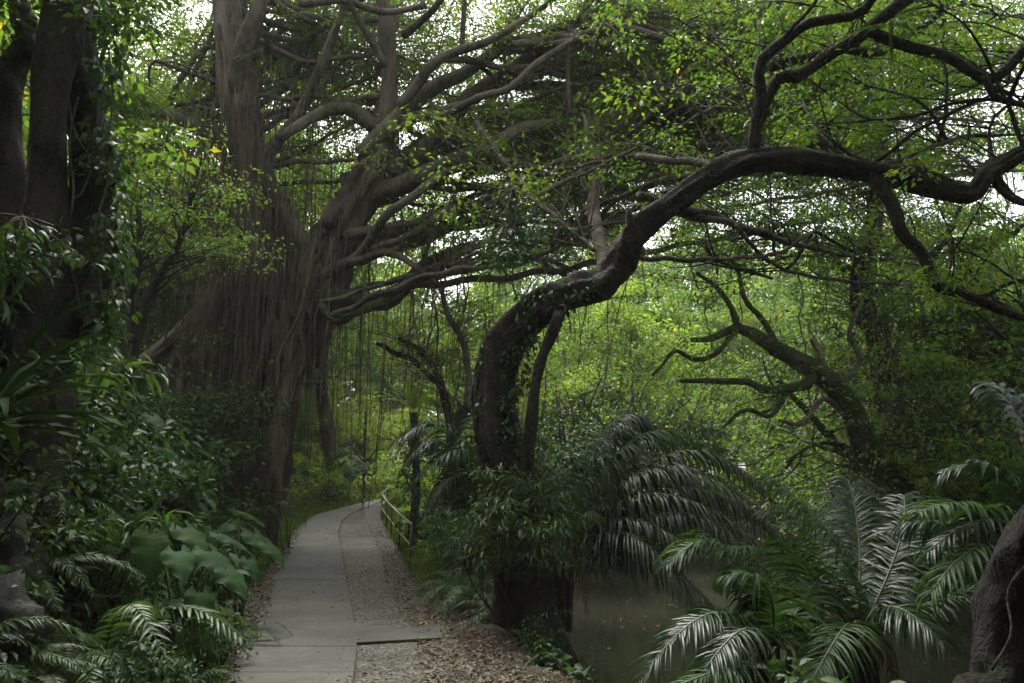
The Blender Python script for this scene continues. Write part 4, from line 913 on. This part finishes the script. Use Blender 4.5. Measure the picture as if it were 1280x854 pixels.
# ------------------------------------------------------------------ elephant ears
def heart(buf, P, d, L, W, rng, droopk=.35):
    """one big heart-shaped blade: P = petiole joint, d = tip direction"""
    n = 30; m = 13; ts = np.linspace(-.28,1,n); V = []
    d = nrm(np.array(d, float)); up = nrm(np.array([0,0,1.])-d*d[2]); sd = np.cross(d, up)
    for t in ts:
        if t < 0: w = .5*math.sqrt(max(0, 1-(t/.30)**2))*.92; inner = .05+.28*(-t/.28)
        else: w = .5*(1-t**1.9)*.98+.004; inner = 0
        for j in range(m):
            s = (j/(m-1))*2-1; a = abs(s); ww = inner*.5*np.sign(s)+s*(max(w-inner*.5,.01)) if t < 0 else s*w
            ripple = .012*math.sin((t-a*.55)*52)*min(1,a*3)+.03*math.sin(t*15+s*2)*a**2
            z = -droopk*t*abs(t)-.16*a*a*w*2+ripple+.06*a
            V.append(P+d*t*L+sd*ww*W+up*(z*L))
    q = []
    for i in range(n-1):
        for j in range(m-1):
            if ts[i] < -.02 and j in (m//2-1, m//2): continue
            q.append((i*m+j, i*m+j+1, (i+1)*m+j+1, (i+1)*m+j))
    buf.add(V, q)
def taro(label, base, lv, group='elephant ear plants'):
    t = thing('elephant_ear_plant', label, 'plant', base, group)
    for (px, py, Y, L, dx, dy, dz) in lv:
        J = at(px, py, Y); lb = Buf(); heart(lb, J, (dx,dy,dz), L, L*.82, R); o = link('leaf', lb, M['taro_leaf'], t)
        sb = Buf(); A = np.array(base)+R.normal(0,.04,3); mid = (A+J)/2+np.array([0,0,.22]); tube(sb, [A-[0,0,.1], mid, J], [.018,.012,.007], 6, n=12); sub(o, 'petiole', sb, M['green_stem'])
bt = gnd(262, 800)
taro('elephant ear plant with big pale ribbed leaves overhanging the concrete edge', onH(*at(240,790,6.6)[:2]), [
 (192,668,6.4,.44,.25,-.5,-.55),(232,660,6.6,.40,.7,-.3,-.35),(262,690,6.5,.42,.8,-.35,-.45),(180,640,6.8,.34,-.2,-.5,-.5),(250,742,6.1,.30,.4,-.5,-.6),(285,712,6.3,.32,.8,-.4,-.5),(222,690,6.3,.34,.5,-.6,-.4),(275,668,6.9,.34,.7,.1,-.2)])
taro('elephant ear plant near the banyan foot, leaf tips touching the path', onH(*at(300,720,8.6)[:2]), [
 (318,668,8.6,.42,.75,-.4,-.4),(285,655,8.6,.40,-.4,-.5,-.4),(300,640,8.9,.36,.3,.3,-.1),(335,680,8.4,.34,.8,-.3,-.5),(275,700,8.2,.36,.1,-.7,-.6),(312,700,8.2,.3,.6,-.5,-.5)])
taro('small elephant ear plant at the lit verge left of the far path', onH(*at(362,650,17)[:2]), [(352,626,16,.4,.8,-.4,-.2),(338,632,16,.4,-.5,-.5,-.2),(350,612,16.4,.4,.2,.4,.1),(362,638,15.8,.3,.7,-.4,-.4)])
taro('elephant ear plant below the ferns high on the shaded bank', onH(*at(170,620,8.5)[:2]), [(175,590,8.3,.42,.6,-.5,-.5),(140,560,8.2,.38,.1,-.7,-.5),(205,560,8.6,.36,.7,-.3,-.4),(190,520,9,.34,.5,-.4,-.3)])
taro('tall elephant ear plant in the clearing beyond the bend', onH(*at(436,600,30)[:2]), [(430,560,30,1.1,-.5,-.5,-.2),(445,570,30,1.0,.6,-.5,-.2),(440,585,29,.9,.1,-.7,-.3),(425,580,30,.9,-.7,-.2,-.3)])

# ------------------------------------------------------------------ strap ferns (bird's nest)
def strap(buf, A, d, L, W, rng, droop=.5, n=12):
    d = nrm(np.array(d, float)); q = np.array(A, float); V = []; s = nrm(np.cross(d, [0,0,1.])+1e-6)
    for i in range(n):
        t = i/(n-1); w = W*.5*(.25+.75*math.sin(min(1, t*1.5)*PI/2))*(1-max(0,(t-.55)/.45)**2)+.002; u = np.cross(s, d); rp = .012*math.sin(i*2.1+rng.random())
        V += [q+s*w+u*w*.45+u*rp, q, q-s*w+u*w*.45-u*rp]; q = q+d*L/(n-1); d = nrm(d+np.array([0,0,-1])*droop/(n-1)*2.2*t)
    f = [(i*3+j, i*3+j+1, i*3+j+4, i*3+j+3) for i in range(n-1) for j in range(2)]; buf.add(V, f)
def nest(label, base, n, L, W, mat, az=(0,6.28), elev=(.2,1.2), droop=.8, name='nest_fern', leafname='leaf'):
    t = thing(name, label, 'fern', base); 
    for k in range(n):
        a = R.uniform(*az); e = R.uniform(*elev); b = Buf(); strap(b, base, (math.cos(a)*math.cos(e), math.sin(a)*math.cos(e), math.sin(e)), L*R.uniform(.75,1.1), W, R, droop); link(leafname, b, M[mat], t)
nest('big dark nest fern with long strap leaves at the left edge', at(-25,530,4.3), 32, .95, .07, 'nest_leaf', elev=(-.2,1.2), droop=1.5)
nest('bright nest fern perched on a stump past the palm', at(517,512,17), 16, .75, .11, 'bright_leaf', elev=(.5,1.4), droop=.7)
nest('dark green strap fern perched high on the shaded trunk across the creek', at(1108,398,16.8), 18, .8, .09, 'fern_leaf', elev=(0,1.1), droop=1.2)
nest('drooping strap fern on the branch fork at the upper right', at(1112,30,8.0), 12, .5, .04, 'fern_leaf', elev=(-.6,.6), droop=1.6)
sp = at(517,516,17.1); g0 = onH(sp[0], sp[1]); b = Buf(); tube(b, [g0-[0,0,.3], (g0+sp)/2+[.1,0,0], sp], [.13,.09,.09], 10, ridge=.2, knots=8); cb_ = Buf(); clumps(cb_, [g0*(1-u)+sp*u+R.normal(0,.08,3) for u in R.uniform(0,.9,40)], 14, .25, .11, R, nice=True, droop=.8); tag(link('climbing_plant', cb_, M['shrub_leaf']), 'creeper wrapped round the broken stump by the path bend', 'creeper', kind='stuff'); tag(link('tree_stump', b, M['dark_bark']), 'dark broken stump carrying the bright nest fern', 'stump')
# forked mid-distance tree past the palm
fp = onH(*at(560,600,18)[:2]); ft_, fl = tree_from('forked_tree', 'crooked forked tree between the path bend and the leaning tree', 'tree', fp,
 [([(562,560,18,10),(566,530,18,9),(590,515,18,9),(612,505,18,7),(632,480,18,5)], None),([(566,532,18,6),(556,500,18.2,5),(545,470,18.4,4),(530,440,18.6,3.5),(500,425,18.8,3)], None),([(590,515,18,5),(585,480,18,4),(578,430,18,4),(560,390,18,3.5),(553,360,18,3)], 'grey_bark'),
  ([(470,430,18.6,2),(495,440,18.6,3.5),(520,455,18.5,3.5),(548,480,18.3,3)], None)], 'dark_bark', sides=10)
crown(fl, 240, rng, per=50, size=.10, parent=ft_, reach=.9, lift=.4, t0=.4, mat='bright_leaf', spread=(.35,.65), bark='grey_bark')
# staked sapling on the verge
sp0 = on_base(455, 623)
st_, sl = tree_from('sapling', 'thin pale sapling with forked bare branches at the grass verge of the bend', 'tree', sp0,
 [([(455,600,22,1.6),(455.5,575,22,1.5),(456,545,22,1.3),(457,515,22,1)], None),([(455.5,580,22,1),(445,565,22,.9),(436,552,22,.7)], None),([(455.5,578,22,1),(466,568,22,.9),(473,555,22,.7)], None)], 'grey_bark', sides=7)
lb = Buf(); clumps(lb, [at(457+R.normal(0,12), R.uniform(490,545), 22) for _ in range(16)], 30, .3, .1, R); link('crown', lb, M['bright_leaf'], st_)
# two slim trees in the gloom left of the banyan
for lab, pls in (('slim dark tree forking into a V in the gloom left of the banyan', [[(163,520,11.5,7),(165,440,11.5,6),(180,390,11.5,6),(205,340,11.5,4.5),(228,290,11.5,3.5),(240,240,11.5,2.5)],[(168,430,11.5,5),(165,380,11.5,4.5),(172,320,11.5,4),(176,250,11.5,3)]]),):
    t_, l_ = tree_from('slim_tree', lab, 'tree', onH(*at(163,560,11.5)[:2]), [([(p[0],p[1],p[2],p[3]) for p in pl], None) for pl in pls], 'dark_bark', sides=9)
    crown(l_, 80, rng, back=.4, per=40, size=.085, parent=t_, reach=.7, lift=.3, t0=.5, mat='forest_leaf', spread=(.3,.55), bark='dark_bark')

# ------------------------------------------------------------------ leafy shrub in front of the leaning tree foot
sh = onH(at(650,760,8.1)[0], 8.1)
t = thing('bushy_shrub', 'bushy narrow leaved shrub covering the foot of the leaning tree', 'shrub', sh); sb = Buf(); E = []
for k in range(26):
    e = at(R.normal(662,34), R.uniform(595,700), R.uniform(7.7,8.5)); m = (sh+e)/2+R.normal(0,.15,3); tube(sb, [sh, m, e], [.012,.008,.003], 5, n=8); E += [e+R.normal(0,.12,3) for _ in range(5)]
link('stem', sb, M['brown_bark'], t); lb = Buf(); clumps(lb, E, 16, .2, .12, R, nice=True, asp=.22, droop=.7); link('foliage', lb, M['shrub_leaf'], t)
# overhanging leafy sprays in the middle of the picture
for (cx, cy, Y, sx, sy, n, mat, lab) in ((640,300,9.8,65,50,50,'deep_leaf','feathery green spray of leaves hanging from the vine above the leaning trunk'),(30,310,4.2,70,30,20,'shrub_leaf','fresh green leafy twig reaching in at the left edge'),(1190,350,8.6,60,40,24,'bright_leaf','yellowing leafy spray under the right hand limb')):
    o0 = at(cx, cy-sy*1.3, Y); t = thing('leafy_spray', lab, 'branch', o0); sb = Buf(); E = []
    for k in range(n):
        e = at(R.normal(cx, sx*.5), R.normal(cy, sy*.5), Y+R.normal(0,.35)); tube(sb, [o0, (o0+e)/2+R.normal(0,.08,3), e], [.007,.005,.002], 4, n=6); E.append(e)
    link('twig', sb, M['brown_bark'], t); lb = Buf(); clumps(lb, E, 16, .24*Y/9, .085*Y/9+.02, R, nice=True, asp=.45, droop=.5); link('foliage', lb, M[mat], t)

# ------------------------------------------------------------------ limestone boulders under the left bank
g = np.random.default_rng(61)
def boulder(x, y, r, label):
    n1, n2 = 26, 18; th = np.linspace(0, 2*PI, n1, endpoint=False); ph = np.linspace(.05, PI-.05, n2); T, Pp = np.meshgrid(th, ph); D = np.stack([np.sin(Pp)*np.cos(T), np.sin(Pp)*np.sin(T), np.cos(Pp)], -1)
    s = g.uniform(0, 9, 3); nz = sum(a*np.sin(D@g.normal(0,f,3)+s[i%3]) for i, (a, f) in enumerate(((.16,2),(.14,3),(.10,5),(.08,8),(.06,13),(.05,19),(.04,26))))
    V = (D*(1+nz)[...,None]*r*[1.1,.8,.95]).reshape(-1,3)+onH(x, y, r*.35); i = np.arange(n2-1)[:,None]*n1; j = np.arange(n1)[None]; k = (j+1)%n1
    b = Buf(); b.add2(V, [np.stack([i+j, i+n1+j, i+n1+k, i+k], -1).reshape(-1,4), np.arange(n1)[None], (np.arange(n1)+(n2-1)*n1)[::-1][None]]); o = link('boulder', b, M['rock'], origin=onH(x, y)); tag(o, label, 'rock', 'limestone boulders under the bank')
for i in range(12):
    y = 4.1+i*.17; x = xL(y)-1.15-g.uniform(0,.8); boulder(x, y, g.uniform(.22,.38), 'pitted grey limestone boulder at the foot of the left bank')
boulder(float(xL(13.2))-.35, 13.2, .14, 'small mossy stone at the path edge beneath the banyan roots')

# ------------------------------------------------------------------ ground cover and grass
n = 70000; x = R.uniform(-30, 40, n); y = 3+R.uniform(0,1,n)**1.3*50; k = (H(x,y) > WATER+.03)&~((x > xL(y)-.5)&(x < xG(y)+.6)); x, y = x[k], y[k]; n = len(x)
P = np.stack([x,y,H(x,y)+R.uniform(.01,.16,n)], -1); d = R.normal(0,1,(n,3)); d[:,2] = R.uniform(-.3,.5,n); u = R.normal(0,.4,(n,3)); u[:,2] += 1
b = Buf(); ln = R.uniform(.06,.15,n); leaves(b, P, d, u, ln, ln*.6); tag(link('ground_cover', b, M['shrub_leaf']), kind='stuff', cat='ground cover', label='low green leaves carpeting the forest floor')
n = 26000; y = 12+R.uniform(0,1,n)*26; w = R.uniform(0,1,n); x = xL(y)-.12-w**1.4*2.4; x2 = xG(y)+.05+w**1.5*.9; rt = R.random(n) < .3; x = np.where(rt, x2, x)
x = np.concatenate([x, xG(np.linspace(6,9,1))]); y = np.concatenate([y, [6.]]); n = len(x)
P = np.stack([x,y,H(x,y)], -1); d = R.normal(0,.45,(n,3)); d[:,2] = 1; u = R.normal(0,1,(n,3)); b = Buf(); ln = R.uniform(.07,.22,n); leaves(b, P, d, u, ln, .012+ln*.03)
tag(link('grass', b, M['grass']), kind='stuff', cat='grass', label='short bright grass along both verges of the far path')

# ------------------------------------------------------------------ humid air
hb = Buf(); x0, x1, y0, y1, z0, z1 = -110, 110, -45, 150, -6, 46
hb.add([(x0,y0,z0),(x1,y0,z0),(x1,y1,z0),(x0,y1,z0),(x0,y0,z1),(x1,y0,z1),(x1,y1,z1),(x0,y1,z1)], [(0,3,2,1),(4,5,6,7),(0,1,5,4),(1,2,6,5),(2,3,7,6),(3,0,4,7)])
hm, hnt, hout = newmat('haze'); pv = hnt.nodes.new('ShaderNodeVolumePrincipled'); pv.inputs['Density'].default_value = .0008; pv.inputs['Color'].default_value = (.9,.93,.92,1); hnt.links.new(pv.outputs[0], hout.inputs['Volume'])
ho = link('haze', hb, hm, smooth=False); tag(ho, kind='stuff', cat='haze', label='thin humid haze filling the air of the wood')
# ------------------------------------------------------------------ camera, light, render
cam = bpy.data.cameras.new('camera'); co = bpy.data.objects.new('camera', cam); COL.objects.link(co)
cam.sensor_width = 36; cam.lens = 36*F/1280; cam.clip_end = 500; cam.clip_start = .05
co.location = CAM; co.rotation_euler = (PI/2+PITCH, 0, 0); scene.camera = co
EL, AZ = math.radians(58), math.radians(-20)      # the sun stands high, ahead and a little to the left
w = bpy.data.worlds.new('World'); scene.world = w; w.use_nodes = True; nt = w.node_tree; nt.nodes.clear()
sky = nt.nodes.new('ShaderNodeTexSky'); sky.sky_type = 'NISHITA'; sky.sun_disc = False; sky.sun_elevation = EL; sky.sun_rotation = AZ; sky.dust_density = 4; sky.air_density = 1.0
hs = nt.nodes.new('ShaderNodeHueSaturation'); hs.inputs['Saturation'].default_value = .22; nt.links.new(sky.outputs[0], hs.inputs['Color'])
bg = nt.nodes.new('ShaderNodeBackground'); bg.inputs['Strength'].default_value = .15; nt.links.new(hs.outputs[0], bg.inputs['Color'])
wo = nt.nodes.new('ShaderNodeOutputWorld'); nt.links.new(bg.outputs[0], wo.inputs[0])
sl_ = bpy.data.lights.new('sun', 'SUN'); sl_.energy = 1.5; sl_.angle = math.radians(20); sl_.color = (1,.96,.88); so = bpy.data.objects.new('sun', sl_); COL.objects.link(so)
sd = Vector((math.sin(AZ)*math.cos(EL), math.cos(AZ)*math.cos(EL), math.sin(EL))); so.rotation_euler = sd.to_track_quat('Z', 'Y').to_euler()
scene.render.engine = 'CYCLES'; cy = scene.cycles
cy.max_bounces = 6; cy.diffuse_bounces = 4; cy.glossy_bounces = 2; cy.transmission_bounces = 4; cy.transparent_max_bounces = 4; cy.caustics_reflective = False; cy.caustics_refractive = False
scene.view_settings.view_transform = 'Standard'; scene.view_settings.look = 'None'; scene.view_settings.gamma = 1; scene.view_settings.exposure = 1.9
for o in list(bpy.data.objects):
    if '_o' in o: del o['_o']
